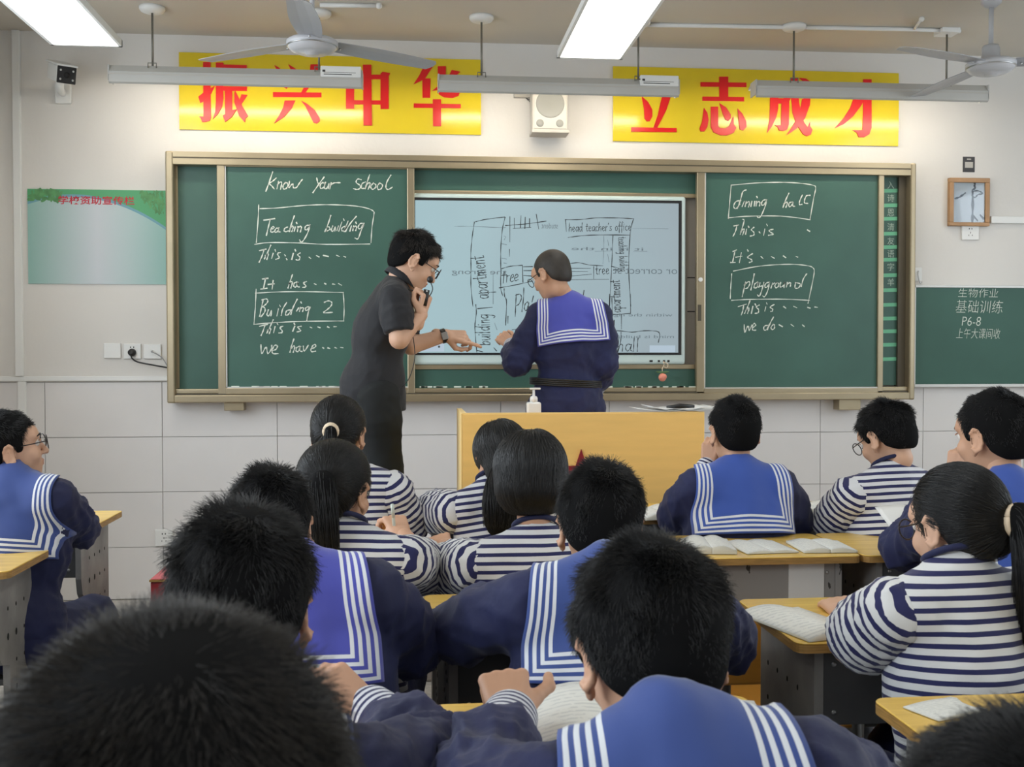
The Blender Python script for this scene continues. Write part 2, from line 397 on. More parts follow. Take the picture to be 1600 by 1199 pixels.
def text_mesh(body, width, height, origin, ux, uz, name, mt, parent, extrude=0.0005, offset=0.0, shear=0.0, mirror=False, fit='box', label=None):
    """lettering in Blender's own font, converted to mesh; lower-left at origin, along ux, up uz"""
    cu = bpy.data.curves.new('lettering', 'FONT'); cu.body = body; cu.size = 1.0; cu.offset = offset; cu.shear = shear; cu.extrude = 0.0
    cu.resolution_u = 3
    to = bpy.data.objects.new('lettering', cu); COL.objects.link(to)
    bpy.context.view_layer.update()
    me = bpy.data.meshes.new_from_object(to.evaluated_get(bpy.context.evaluated_depsgraph_get()))
    bpy.data.objects.remove(to); bpy.data.curves.remove(cu)
    v = np.empty(len(me.vertices)*3); me.vertices.foreach_get('co', v); v = v.reshape(-1, 3)
    lo, hi = v.min(0), v.max(0); u = (v[:,0]-lo[0])/(hi[0]-lo[0]+1e-9); w_ = (v[:,1]-lo[1])/(hi[1]-lo[1]+1e-9)
    if mirror: u = 1-u
    ux, uz = np.asarray(ux, float), np.asarray(uz, float)
    P = np.asarray(origin)[None] + u[:,None]*width*ux[None] + w_[:,None]*height*uz[None] - org_of(parent)[None]
    me.vertices.foreach_set('co', P.astype(np.float32).ravel()); me.update(); me.name = name
    me.materials.clear(); me.materials.append(M[mt]); o = bpy.data.objects.new(name, me); link(o, parent); ORG[o.name] = org_of(parent)
    if label: o['label'] = label
    return o
# simple handwriting alphabet: strokes in a box, x-height 1
HF = {
 'a': (0.8, '0.7 0.9 0.3 1 0.05 0.5 0.25 0 0.6 0.4 0.75 0.95;0.75 0.95 0.65 0.2 0.85 0'),
 'b': (0.75, '0.15 1.9 0.1 1 0.05 0.05;0.08 0.6 0.45 1 0.65 0.6 0.4 0.05 0.08 0.1'),
 'c': (0.65, '0.6 0.85 0.25 1 0.05 0.5 0.25 0 0.6 0.15'),
 'd': (0.8, '0.65 0.9 0.25 1 0.05 0.5 0.25 0 0.6 0.4;0.8 1.9 0.65 1 0.7 0'),
 'e': (0.7, '0.08 0.5 0.5 0.6 0.5 0.95 0.2 0.95 0.05 0.5 0.25 0 0.6 0.15'),
 'f': (0.5, '0.6 1.8 0.35 1.9 0.25 1 0.15 -0.5;0.0 1 0.5 1'),
 'g': (0.75, '0.65 0.9 0.25 1 0.05 0.55 0.25 0.1 0.6 0.5;0.7 1 0.6 0 0.4 -0.75 0.05 -0.6'),
 'h': (0.75, '0.15 1.9 0.08 1 0.02 0;0.08 0.6 0.4 1 0.6 0.8 0.55 0'),
 'i': (0.3, '0.1 1 0.08 0;0.15 1.4 0.17 1.45'),
 'l': (0.3, '0.15 1.9 0.08 1 0.05 0'),
 'm': (1.1, '0.05 1 0.02 0;0.05 0.6 0.3 1 0.45 0.8 0.42 0;0.45 0.6 0.75 1 0.9 0.8 0.88 0'),
 'n': (0.7, '0.08 1 0.04 0;0.06 0.6 0.35 1 0.55 0.8 0.52 0'),
 'o': (0.7, '0.35 1 0.05 0.6 0.15 0.05 0.45 0.05 0.62 0.6 0.35 1'),
 'p': (0.75, '0.1 1.1 0.06 0 0.0 -0.9;0.08 0.7 0.45 1 0.65 0.6 0.4 0 0.08 0.15'),
 'P': (0.8, '0.1 1.8 0.06 0.8 0.0 -0.3;0.08 1.7 0.55 1.8 0.65 1.3 0.4 0.9 0.06 0.9'),
 'r': (0.55, '0.08 1 0.04 0;0.06 0.6 0.3 1 0.5 0.95'),
 's': (0.55, '0.5 0.9 0.15 0.95 0.2 0.55 0.45 0.35 0.35 0.02 0.02 0.1'),
 't': (0.55, '0.3 1.6 0.2 0.5 0.25 0.05 0.5 0.1;0.0 1.05 0.55 1.1'),
 'u': (0.75, '0.08 1 0.08 0.2 0.3 0 0.6 0.5;0.65 1 0.62 0.2 0.75 0'),
 'y': (0.7, '0.08 1 0.15 0.3 0.45 0.4;0.6 1 0.4 -0.2 0.1 -0.8'),
 "'": (0.2, '0.1 1.7 0.05 1.5'), ' ': (0.6, '')}
def scribble(mb, text, p0, p1, h, Y, w):
    """handwrite text from picture point p0 to p1, x-height h pixels, up = left-hand normal of the direction"""
    tw = sum(HF[c][0]+0.15 for c in text); p0 = np.array(p0, float); d = (np.array(p1, float)-p0)
    L = np.linalg.norm(d); ux = d/tw; un = d/L; up = np.array([un[1], -un[0]])*h; x = 0
    for c in text:
        for st in HF[c][1].split(';'):
            q = [float(t) for t in st.split()]
            if len(q) < 4: continue
            pts = [p0+ux*(x+q[i])+up*q[i+1] for i in range(0, len(q), 2)]
            ribbon(mb, [W(p[0], p[1], Y) for p in smooth_line(pts, 4)], w)
        x += HF[c][0]+0.15
# ------------------------------------------------------------------ room shell
D = RY1
mb = MB().box(RX0-0.2, RX1+0.2, RY0-0.2, RY1+0.2, -0.12, 0.0); struct(mb, 'floor', 'floor')
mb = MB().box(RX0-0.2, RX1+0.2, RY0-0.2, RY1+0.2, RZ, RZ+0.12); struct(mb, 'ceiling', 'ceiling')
mb = MB().box(RX0-0.2, RX1+0.2, RY1+0.012, RY1+0.2, 0, RZ); wallf = struct(mb, 'wall_front', 'grout')
DADO = 1.175
mb = MB().box(RX0, RX1, RY1, RY1+0.012, DADO, RZ); mb.build('plaster', 'wall', wallf)
# glazed tiles of the dado, one object each
tx = W(433, 640, D)[0]; tw = (W(1282, 640, D)[0]-tx)/5
tile_me = None
x = tx - math.ceil((tx-RX0)/tw)*tw
while x < RX1:
    xa, xb = max(x, RX0)+0.0016, min(x+tw, RX1)-0.0016
    if xb - xa > 0.05:
        for k in range(4):
            z1 = DADO-0.002-k*0.297; z0 = max(z1-0.294, 0.004)
            full = (xb-xa) > tw-0.01 and k < 3
            if full and tile_me is not None:
                o = bpy.data.objects.new('tile', tile_me); link(o, wallf); o.location = (xa, 0, z1); ORG[o.name] = np.zeros(3)
            elif full:
                o = MB().box(0, xb-xa, RY1+0.001, RY1+0.012, -0.294, 0).build('tile', 'tile', wallf, bevel=0.0012, seg=1); o.location = (xa, 0, z1); tile_me = o.data
            else: MB().box(xa, xb, RY1+0.001, RY1+0.012, z0, z1).build('tile', 'tile', wallf, bevel=0.0012, seg=1)
    x += tw
# side walls with window openings
def side_wall(name, xw, sgn, n0):
    mb = MB(); xa, xb = (xw-0.2, xw) if sgn < 0 else (xw, xw+0.2)
    ys = [RY0] + [v for w in WINS for v in sorted(w)] ; ys = sorted(set(ys + [RY1])); zs0, zs1 = 1.1, 2.8
    for a, b in zip(ys[:-1], ys[1:]):
        if any(abs(a-w[0]) < 1e-6 for w in WINS): mb.box(xa, xb, a, b, 0, zs0).box(xa, xb, a, b, zs1, RZ)
        else: mb.box(xa, xb, a, b, 0, RZ)
    o = struct(mb, name, 'wall'); xm = (xa+xb)/2
    for i, (a, b) in enumerate(WINS):
        f = MB().box(xm-0.03, xm+0.03, a, b, zs0, zs0+0.05).box(xm-0.03, xm+0.03, a, b, zs1-0.05, zs1)
        f.box(xm-0.03, xm+0.03, a, a+0.05, zs0, zs1).box(xm-0.03, xm+0.03, b-0.05, b, zs0, zs1).box(xm-0.03, xm+0.03, (a+b)/2-0.03, (a+b)/2+0.03, zs0, zs1)
        w = struct(f, 'window_%d' % (n0+i), 'alu')
        MB().box(min(xa, xb)+0.01, max(xa, xb)-0.01, a, b, zs0-0.001, zs0+0.02).build('window_sill', 'tile', w)
    return o
wl = side_wall('wall_left', RX0, -1, 1); wr = side_wall('wall_right', RX1, 1, 3)
mb = MB().box(RX0-0.2, RX1+0.2, RY0-0.2, RY0, 0, RZ); struct(mb, 'wall_back', 'wall')
MB().box(RX0, RX0+0.006, RY0, RY1-0.002, 0, DADO).build('dado_panel', 'tile', wl)
# dado cap, trunking
zc = W(200, 592, D)[2]
mb = MB().box(RX0, W(262, 592, D)[0]+0.1, RY1-0.016, RY1+0.001, zc-0.012, zc+0.014); struct(mb, 'trim_1', 'white', bevel=0.003)
xa, xb, _, _ = rect_px(22, 300, 34, 500, D-0.02)
mb = MB().box(xa, xb, RY1-0.025, RY1+0.001, zc+0.015, RZ-0.002).box(xa+0.01, xb+0.012, RY1-0.02, RY1+0.001, 0.0, zc-0.013); struct(mb, 'trim_2', 'white', bevel=0.003)
xa, xb, za, zb = rect_px(1546, 339, 1640, 350, D)
mb = MB().box(xa, RX1, RY1-0.02, RY1+0.001, za, zb); struct(mb, 'trim_3', 'white', bevel=0.003)
# ceiling conduits
q = WZ(1012, 39, RZ-0.01); q2 = WZ(1428, 46, RZ-0.01); q3 = WZ(1440, 30, RZ-0.01); q4 = WZ(1500, 49, RZ-0.01)
mb = MB().tube([q, q2, q4], 0.011, 8).tube([q2, q3], 0.007, 8)
mb.sphere(q3, 0.014); solo(mb, 'ceiling_conduit', 'white', 'thin white cable conduit along the ceiling above the right banner', 'conduit', smooth=True)
q = WZ(500, 8, RZ-0.01); q2 = WZ(592, 9, RZ-0.01)
mb = MB().tube([q, q2], 0.011, 8).sphere(q2, 0.016); solo(mb, 'ceiling_conduit', 'white', 'short white conduit on the ceiling behind the left fan', 'conduit', smooth=True)
# teaching platform
mb = MB().box(-0.72, 3.6, 4.35, RY1-0.0, 0, 0.12); o = solo(mb, 'platform', 'platform', 'low teaching platform under the lectern and the teacher', 'platform', bevel=0.01)

# ------------------------------------------------------------------ banners
def poly_px(mb, pts, ox, oy, Y0, Y1, sc=6.6667):
    mb.prism([(W(x/sc+ox, y/sc+oy, Y0)[0], W(x/sc+ox, y/sc+oy, Y0)[2]) for x, y in pts], Y0, Y1)
def P(s): q = [float(t) for t in s.split()]; return [(q[i], q[i+1]) for i in range(0, len(q), 2)]
G = {
'left': [(270, 70, [
 ['315 180 392 180 395 500 398 760 385 790 345 803 305 805 290 765 272 745 318 748 318 600', '270 300 430 300 430 345 270 345', '265 540 315 500 400 450 440 425 400 510 320 590 285 608',
  '525 205 770 212 770 255 525 250', '448 185 525 185 525 560 515 640 470 720 415 775 440 700 448 600', '525 310 740 312 740 350 525 348', '525 432 772 436 772 480 525 478',
  '540 478 618 478 618 680 665 670 615 750 545 803 520 735 545 725', '650 478 690 560 725 640 785 740 755 765 750 808 690 740 640 600 640 500', '715 515 778 522 715 615 690 590'],
 ['1055 210 1110 240 1150 300 1215 420 1185 460 1150 440 1125 370 1090 270', '1200 200 1280 250 1340 340 1350 400 1310 435 1280 400 1250 300', '1435 203 1530 203 1500 320 1450 400 1380 500 1335 500 1390 400 1425 280',
  '1043 492 1548 498 1548 548 1043 545', '1165 580 1277 580 1240 660 1160 750 1055 818 1110 730 1150 650', '1335 580 1400 615 1480 680 1530 760 1530 795 1500 820 1465 810 1420 720 1380 640']]),
 (520, 70, [
 ['313 207 400 207 408 840 320 840', '135 312 222 312 222 665 137 665', '135 310 500 312 500 358 135 358', '497 300 518 280 597 295 582 325 582 668 497 668', '222 576 497 580 497 622 222 620'],
 ['950 220 1045 220 1000 290 960 350 900 385 840 412 900 320', '932 350 1018 350 1015 552 935 552', '1093 222 1178 222 1175 440 1200 470 1290 470 1300 430 1328 480 1310 530 1250 555 1160 548 1105 515 1098 480',
  '1240 262 1328 280 1260 340 1180 400 1100 470 1033 480 1120 410 1200 340', '843 610 1333 618 1333 660 843 655', '1042 568 1128 568 1128 847 1045 847']])],
'right': [(950, 80, [
 ['430 290 520 290 520 400 430 400', '260 380 700 385 700 425 260 425', '350 468 420 530 462 610 462 680 435 730 405 732 380 700 375 600', '565 467 653 475 610 610 515 795 475 795 520 660', '243 793 715 800 715 843 245 838'],
 ['1160 265 1253 265 1253 520 1160 520', '965 322 1443 328 1443 373 965 368', '985 473 1418 478 1418 523 985 517', '1000 590 1035 640 1048 710 1035 790 1005 835 965 835 955 805 980 740',
  '1072 578 1148 578 1148 780 1165 800 1225 803 1265 780 1295 700 1308 675 1310 760 1338 800 1310 850 1240 877 1170 875 1100 845 1072 790', '1160 540 1230 585 1280 660 1280 700 1255 725 1225 715 1195 650', '1350 597 1400 650 1440 730 1443 790 1410 825 1375 815 1365 740']]),
 (1180, 80, [
 ['160 350 600 355 600 400 160 398', '160 350 245 350 240 600 220 690 170 790 125 852 150 720', '240 492 290 492 325 470 375 485 355 520 352 760 335 815 295 832 250 825 235 790 205 770 270 772 275 545 240 545',
  '375 280 445 280 455 500 475 640 510 740 550 795 570 735 573 780 597 820 580 870 540 885 500 865 430 760 390 640 378 500', '490 500 578 460 570 560 520 700 440 800 325 877 400 770 460 650', '465 278 530 285 572 315 560 345 520 330'],
 ['1128 292 1213 292 1213 800 1190 865 1140 895 1080 895 1060 850 1015 822 1120 822 1125 600', '1035 465 1160 465 1110 560 1020 680 925 760 828 805 920 700 990 590', '880 395 1400 400 1400 445 880 440']])]}
for side, quad, lab in (('left', (280, 87.5, 751.5, 206.5), 'yellow banner with four red characters above the left half of the chalkboard'),
                        ('right', (958, 109, 1404, 224.5), 'yellow banner with four red characters right of the wall speaker')):
    a, b, c, d = rect_px(*quad, D-0.012)
    t = thing('wall_banner', lab, 'banner', ((a+b)/2, D-0.01, c), 'slogan banners above the chalkboard')
    # slightly bowed sheet so that the lamp streak shows
    nx, nz = 24, 14; V = []; Q = []
    for j in range(nz+1):
        for i in range(nx+1):
            u, v = i/nx, j/nz
            V.append((a+(b-a)*u, D-0.012-0.004*math.sin(math.pi*v)-0.0009*math.sin(u*17+1), c+(d-c)*v))
    for j in range(nz):
        for i in range(nx): k = j*(nx+1)+i; Q.append((k, k+1, k+nx+2, k+nx+1))
    sm = MB().add(V, Q); k0 = len(V)
    sm.add([(p[0], D-0.001, p[2]) for p in V], [tuple(reversed(q)) for q in Q])
    rim = [i for i in range(nx+1)] + [j*(nx+1)+nx for j in range(1, nz+1)] + [nz*(nx+1)+i for i in range(nx-1, -1, -1)] + [j*(nx+1) for j in range(nz-1, 0, -1)]
    for i in range(len(rim)): p, q = rim[i], rim[(i+1) % len(rim)]; sm.f.append((p, p+k0, q+k0, q))
    sm.build('banner_sheet', 'yellow', t, smooth=False)
    for ox, oy, glyphs in G[side]:
        for gl in glyphs:
            mb = MB()
            for i, s_ in enumerate(gl): poly_px(mb, P(s_), ox, oy, D-0.0195-0.0002*i, D-0.012)
            mb.build('character', 'red', t)

# ------------------------------------------------------------------ sliding chalkboard
YF = D-0.115                                      # front of the outer frame
L, R_, B, T_ = rect_px(260, 237, 1430, 627, YF)
rb = thing('sliding_chalkboard', 'wide green sliding chalkboard with champagne metal frame around the lit display', 'chalkboard', ((L+R_)/2, D-0.05, B))
def R4(x0, y0, x1, y1, Y): return rect_px(x0, y0, x1, y1, Y)
# outer frame bars
ft = 0.040
tz = W(800, 262, YF)[2]; tz2 = W(800, 254, YF)[2]; topz = W(800, 245, YF)[2]
MB().box(L, R_, YF, D, topz-0.030, topz).box(L+0.01, R_-0.01, YF+0.006, D, topz-0.034, topz-0.030).box(L, R_, YF, D, topz-0.068, topz-0.034).build('top_rail', 'bronze', rb, bevel=0.006)
MB().box(L+0.03, R_-0.03, YF-0.0005, YF+0.01, topz-0.036, topz-0.031).build('rail_groove', 'bronzedark', rb)
bz = B
MB().box(L, R_, YF, D, bz, bz+0.040).box(L+0.03, R_-0.03, YF+0.02, D, bz+0.046, bz+0.072).build('bottom_rail', 'bronze', rb, bevel=0.005)
MB().box(L+0.02, R_-0.02, YF+0.012, D, bz+0.040, bz+0.047).build('rail_groove', 'bronzedark', rb)
MB().box(L-0.002, L+0.040, YF-0.003, D, bz-0.002, topz+0.002).build('side_post', 'bronze', rb, bevel=0.008)
MB().box(R_-0.032, R_+0.002, YF-0.003, D, bz-0.002, topz+0.002).build('side_post', 'bronze', rb, bevel=0.008)
MB().box(R_-0.075, R_-0.032, YF+0.05, D, bz+0.05, topz-0.06).build('inner_channel', 'bronzedark', rb)
# fixed backing
MB().box(L+0.03, R_-0.03, D-0.02, D-0.001, bz+0.03, topz-0.03).build('backing', 'gap', rb)
YB = D-0.045
def green(x0, y0, x1, y1, Y, nm, m_='board', th=0.012):
    a, b, c, d = R4(x0, y0, x1, y1, Y); return MB().box(a, b, Y, Y+th, c, d).build(nm, m_, rb), (a, b, c, d)
green(276, 256, 345, 608, YB, 'fixed_panel'); green(640, 257, 1095, 301, YB, 'upper_panel'); green(640, 574, 1095, 608, YB, 'lower_panel')
a, b, c, d = R4(640, 300, 1095, 306.5, YB-0.008); MB().box(a, b, YB-0.008, YB+0.01, c, d).build('upper_strip', 'bronze', rb, bevel=0.002)
a, b, c, d = R4(640, 570, 1095, 577, YB-0.01); MB().box(a, b, YB-0.01, YB+0.01, c, d).build('lower_strip', 'bronze', rb, bevel=0.002)
a, b, c, d = R4(274, 258, 279, 607, YB-0.01); MB().box(a, b, YB-0.01, YB+0.01, c, d).build('fixed_strip', 'bronze', rb, bevel=0.001)
for yy in (434, 487):
    a, b, c, d = R4(1074, yy-0.8, 1092, yy+0.8, D-0.022); MB().box(a, b, D-0.023, D-0.018, c, d).build('backing_joint', 'hole', rb)
# right fixed strip with mint tape bands
green(1378, 272, 1411, 602, YB, 'fixed_panel', 'board')
a, b, c, d = R4(1379, 271, 1411, 275, YB-0.006); MB().box(a, b, YB-0.006, YB+0.01, c, d).build('fixed_strip', 'alu', rb)
for yy in (298.2, 321.2, 342, 365.4, 386.4, 406, 430.4, 453.6, 476.6, 498, 518, 539, 561.5):
    mb = MB(); pa, pb, pc, pd = W(1378.6, yy-2.8, YB-0.002), W(1411, yy-3.4, YB-0.002), W(1411, yy+2.2, YB-0.002), W(1378.6, yy+3, YB-0.002)
    mb.add([(p[0], YB-0.002, p[2]) for p in (pa, pb, pc, pd)]+[(p[0], YB, p[2]) for p in (pa, pb, pc, pd)], [(0,3,2,1),(4,5,6,7),(0,1,5,4),(1,2,6,5),(2,3,7,6),(3,0,4,7)])
    mb.build('tape_band', 'tape', rb)
for ch, yy in zip('入诗恩清友语字羊', (289, 309.5, 332, 354.5, 376.5, 396.5, 417, 441)):
    p = W(1386.5, yy+6, YB-0.003); text_mesh(ch, 0.040, 0.042, p, (1,0,0), (0,0,1), 'chalk_character', 'chalkdim', rb)
# brackets
for x0, x1, y0, y1 in ((350, 381, 627, 642), (1311, 1345, 624, 641)):
    a, b, c, d = R4(x0, y0, x1, y1, YF+0.03); MB().box(a, b, YF+0.03, D, c, d+0.01).build('support_bracket', 'bronze', rb, bevel=0.003)
# sliding panels
YP = D-0.095
def sliding(x0, y0, x1, y1, lab, wl_, wr_, yb, tx=''):
    a, b, c, d = R4(x0, y0, x1, y1, YP)
    p = MB().box(a+0.02, b-0.02, YP+0.008, YP+0.030, c+0.02, d-0.01).build('sliding_panel', 'board', rb, label=lab)
    MB().box(a, a+wl_, YP-0.008, YP+0.03, c, d).build('panel_stile', 'bronze', p, bevel=0.004)
    MB().box(b-wr_, b, YP-0.008, YP+0.03, c, d).build('panel_stile', 'bronze', p, bevel=0.004)
    MB().box(a+wl_*0.9, b-wr_*0.9, YP-0.004, YP+0.03, d-0.016, d).build('panel_rail', 'bronze', p, bevel=0.003)
    MB().box(a+wl_*0.9, b-wr_*0.9, YP-0.010, YP+0.03, c, c+yb).build('panel_rail', 'bronze', p, bevel=0.004)
    MB().box(a+wl_*0.9, b-wr_*0.9, YP-0.006, YP+0.02, c+yb, c+yb+0.006).box(a+wl_, a+wl_+0.005, YP-0.006, YP+0.02, c+yb, d-0.014).build('panel_lip', 'alu', p)
    return p, (a, b, c, d)
pl, _ = sliding(340, 258, 648, 616, 'left green sliding panel with chalk writing', 0.042, 0.040, 0.034)
pr, _ = sliding(1088, 267, 1380, 617, 'right green sliding panel with chalk writing', 0.046, 0.033, 0.036)
YC = YP+0.0055
cw = 0.0068
def chalk(par, ox, oy, data, w=cw, m_='chalk'):
    mb = MB(); strokes(mb, data, ox, oy, YC, w); o = mb.build('chalk_writing', m_, par); o['kind'] = 'stuff'; return o
chalk(pl, 390, 250, '240 125 205 230 170 325;275 190 240 222 205 245 230 270 255 300;300 225 285 300;290 260 315 232 335 240 322 305;375 235 350 265 352 300 378 300 400 265 390 240 372 238;415 225 408 290 435 260 450 250 458 290 490 285 520 240 548 205')
chalk(pl, 390, 250, '700 190 712 240 735 250;775 180 720 255 660 340;760 235 735 265 740 295 765 290 785 250 765 238;790 235 778 290 800 298 830 245 818 295;850 240 835 300;845 265 880 240 940 238')
chalk(pl, 390, 250, '1160 205 1125 200 1110 235 1150 265 1150 295 1120 308 1085 300;1205 230 1170 250 1165 295 1200 295;1250 155 1225 230 1205 300;1210 270 1245 235 1255 255 1235 305;1290 240 1262 275 1275 305 1305 295 1315 260 1290 242;1355 240 1330 275 1340 308 1370 300 1385 262 1358 242;1470 160 1430 230 1420 290 1445 308 1485 285')
chalk(pl, 390, 250, '95 470 90 600 70 858;110 508 300 500 500 480 700 468 900 468 1100 480 1230 505 1290 535 1295 570 1275 700 1265 860;55 880 200 862 500 865 800 880 1250 876', 0.0055)
chalk(pl, 390, 250, '150 628 260 612;215 620 195 700 175 785;220 725 245 715 255 700 240 695 222 725 225 755 255 745;300 710 275 715 262 745 280 755 300 725;305 708 298 745 318 750;395 700 370 710 358 735 375 748 400 740;465 585 435 670 415 745;420 715 445 690 455 700 440 745;475 700 465 740;488 652 492 662;505 695 498 745;503 715 530 690 540 705 528 750;625 680 590 685 575 715 595 730 625 690;630 675 605 760 560 840 535 855 522 835')
chalk(pl, 390, 250, '845 580 820 660 785 745;800 740 805 700 830 700 835 725 800 742;865 690 850 735 870 740 895 695 888 740;925 690 910 735;978 615 984 628;960 650 930 740;1000 690 965 705 960 735 985 735 1010 690;1025 640 985 745;1110 590 1050 660 1000 745;1060 690 1045 740;1106 650 1112 662;1085 690 1075 735;1080 710 1105 690 1115 700 1105 735;1190 660 1150 665 1130 705 1155 715 1190 665 1160 740 1130 820 1100 815')
chalk(pl, 390, 250, '105 945 170 930;150 935 130 1000 100 1065;220 890 185 970 155 1030;165 1000 190 975 195 990 180 1035;245 975 230 1025;266 938 270 952;320 965 290 975 300 1000 310 1020 275 1035;365 988 372 998;383 1028 388 1038;455 975 440 1035;474 935 479 948;525 970 500 990 525 1015 510 1045 485 1040;622 1015 636 1026;698 998 722 1010;770 995 818 1006;908 995 932 1005;982 1005 998 1012')
chalk(pl, 390, 420, '135 108 190 100;165 105 145 205;118 212 180 205;245 125 235 210;195 165 255 158;445 65 420 140 400 200;410 160 435 135 445 150 430 200;490 140 465 150 460 185 480 190 500 150;502 145 495 185 515 190;590 135 560 150 580 170 585 190 555 195;676 158 690 164;783 154 793 160;866 160 886 163;928 156 956 172')
chalk(pl, 390, 420, '68 215 60 400 45 580;60 255 300 242 600 240 975 248;975 248 985 400 980 545;45 580 300 560 600 548 980 545', 0.0055)
chalk(pl, 390, 420, '140 330 120 420 105 495;130 325 175 315 190 340 165 375 130 400 155 405 160 445 120 500;195 430 180 480 200 490 230 435 222 490;300 420 285 490;314 382 319 392;385 355 345 420 330 485;420 430 385 440 375 480 400 480 435 430;495 320 455 400 430 475;510 410 490 440;534 348 539 358;530 405 520 445;525 425 550 405 562 415 552 445;630 400 595 400 580 425 600 435 630 400 610 460 595 545;780 350 820 335 855 350 850 385 810 425 770 460 860 455')
chalk(pl, 390, 420, '105 600 185 580;160 590 140 650 120 695;245 535 215 600 180 670;190 640 215 620 220 635 205 675;265 605 250 665;289 572 294 582;345 600 315 615 335 640 340 665 308 670;470 600 450 650;464 570 469 580;535 600 500 610 520 630 530 650 495 658;633 610 646 616;713 608 732 614;813 606 826 612;880 604 902 604')
chalk(pl, 390, 420, '118 795 125 885 160 830 175 820 190 885 225 840 230 800;235 855 275 840 290 805 260 800 235 850 245 885 295 885;460 735 435 810 420 870;430 835 460 805 470 820 455 870;515 810 488 825 485 860 505 862 528 820;530 812 522 855 545 862;560 810 570 860 610 800;640 835 680 820 690 795 665 795 640 835 645 865 685 860;763 823 771 829;816 826 833 832;891 823 904 828;950 821 971 824')
chalk(pr, 1120, 270, '150 130 135 300 120 475;150 130 400 108 650 100 850 108 1000 130 1030 160 1010 260 970 490;120 470 300 455 600 450 800 465 970 490', 0.0055)
chalk(pr, 1120, 270, '250 290 200 300 175 350 200 375 240 330;305 180 270 200 245 290 215 370;285 300 265 350;305 300 295 350;300 325 330 300 340 320 330 355;365 300 355 350;395 300 390 345;416 248 421 258;415 300 410 345;412 320 440 300 450 315 445 345;520 280 480 290 465 330 490 335 520 285;520 285 500 360 460 450 435 468 420 455;750 215 715 290 690 360;700 325 730 305 735 320 720 360;785 305 755 315 750 350 770 350 795 315;795 310 790 345 810 350;890 235 865 290 860 330 885 330;970 235 935 240 915 280 915 315 945 320')
chalk(pr, 1120, 270, '180 555 225 545;210 550 195 610 170 660;270 485 285 500 260 590 245 640;250 610 280 585 285 600 270 645;310 590 300 640;329 558 333 567;385 570 360 595 385 620 385 650 350 660;443 618 449 626;500 590 488 650;520 538 526 550;585 590 545 600 560 620 590 640 540 652;945 597 967 610')
chalk(pr, 1120, 270, '170 820 205 805;190 815 180 860 165 930;145 935 190 935;255 835 235 935;200 880 260 870;320 804 326 816;370 845 320 880 360 905 365 925 340 935;462 875 480 892;570 875 597 890;695 868 717 884;828 874 842 879')
chalk(pr, 1120, 390, '175 225 400 180 600 160 800 155 950 170 1000 190 1015 230 995 350 950 560;155 255 145 400 140 510;155 530 350 520 700 518 965 530', 0.0055)
chalk(pr, 1120, 390, '300 340 285 400 265 490;285 370 330 335 345 355 320 400 285 410;390 255 375 330 355 420;425 340 395 360 390 400 415 395 430 350;430 345 425 390 440 390;450 350 445 385 470 380;490 345 470 420 445 485 425 475;545 340 510 355 500 390 525 390 550 345;550 345 530 430 500 490 480 485;580 350 565 400;570 375 600 350;625 345 605 375 615 400 640 385 645 355 625 345;665 345 660 390 690 380 705 345;705 345 700 395;735 345 725 390;730 370 760 345 770 355 765 385;820 350 815 400 850 400 870 360 820 345;935 255 900 310 880 385')
chalk(pr, 1120, 390, '225 595 305 570;280 580 270 640 255 680;345 535 320 600 290 665;300 635 330 610 335 625 320 665;375 595 360 665;399 568 405 580;440 580 410 600 435 625 430 660 400 665;510 600 500 640;519 558 523 567;595 575 555 600 580 620 580 640 565 645;698 596 717 610;803 594 831 606;948 604 971 611;1023 600 1047 603;285 785 290 865 315 810 330 800 335 845 365 790;375 815 405 790 390 770 370 800 375 840 405 840;530 790 495 800 490 835 520 835 545 780;590 705 560 760 530 835;590 780 565 810 575 835 600 820 600 785 588 780;650 785 682 803;775 782 800 801;893 787 910 801')
# small plaque and magnet on the right panel's stile
p = W(1094.5, 437, YP-0.01); MB().lathe(p, [(0.0,-0.004),(0.012,-0.004),(0.012,0.004),(0.0,0.004)], 14, 'y').build('round_magnet', 'white', pr)
p = W(1093, 489, YP-0.01); mb = MB().box(p[0]-0.010, p[0]+0.010, p[1], p[1]+0.003, p[2]-0.045, p[2]+0.045); mb.build('name_plate', 'bronzedark', pr)
# chalk bits on ledges
mb = MB()
for i in range(40):
    px_ = random.choice([random.uniform(655, 760), random.uniform(950, 1085), random.uniform(360, 620)]); q = W(px_, 605, YP-0.006)
    mb.box(q[0]-random.uniform(0.01, 0.03), q[0]+random.uniform(0.01, 0.03), YP+0.006, YP+0.012, q[2]-0.003, q[2]+0.003+random.random()*0.003)
mb.build('chalk_dust', 'chalk', rb)

# ------------------------------------------------------------------ lit display
YS = D-0.075
a, b, c, d = R4(644, 304, 1072, 570, YS)
ds = thing('interactive_display', 'large lit display with a hand-drawn school map between the chalkboard panels', 'display', ((a+b)/2, YS, c))
MB().box(a, b, YS+0.004, D-0.02, c, d).build('casing', 'bezel', ds, bevel=0.016, seg=3)
a2, b2, c2, d2 = R4(646, 311, 1065, 555, YS); MB().box(a2, b2, YS+0.001, YS+0.02, c2, d2).build('black_bezel', 'black', ds)
a3, b3, c3, d3 = R4(649, 315.5, 1060, 551.5, YS); MB().box(a3, b3, YS-0.001, YS+0.02, c3, d3).build('screen', 'screen', ds)
for x0 in (1015, 1028, 1036, 1043):
    e = R4(x0, 563, x0+(5 if x0 == 1015 else 3.5), 566, YS); MB().box(e[0], e[1], YS+0.0025, YS+0.01, e[2], e[3]).build('port', 'black', ds)
YI = YS-0.0016
def ink(data, ox, oy, w=0.0042, m_='ink', nm='map_line'):
    mb = MB(); strokes(mb, data, ox, oy, YI, w); return mb.build(nm, m_, ds)
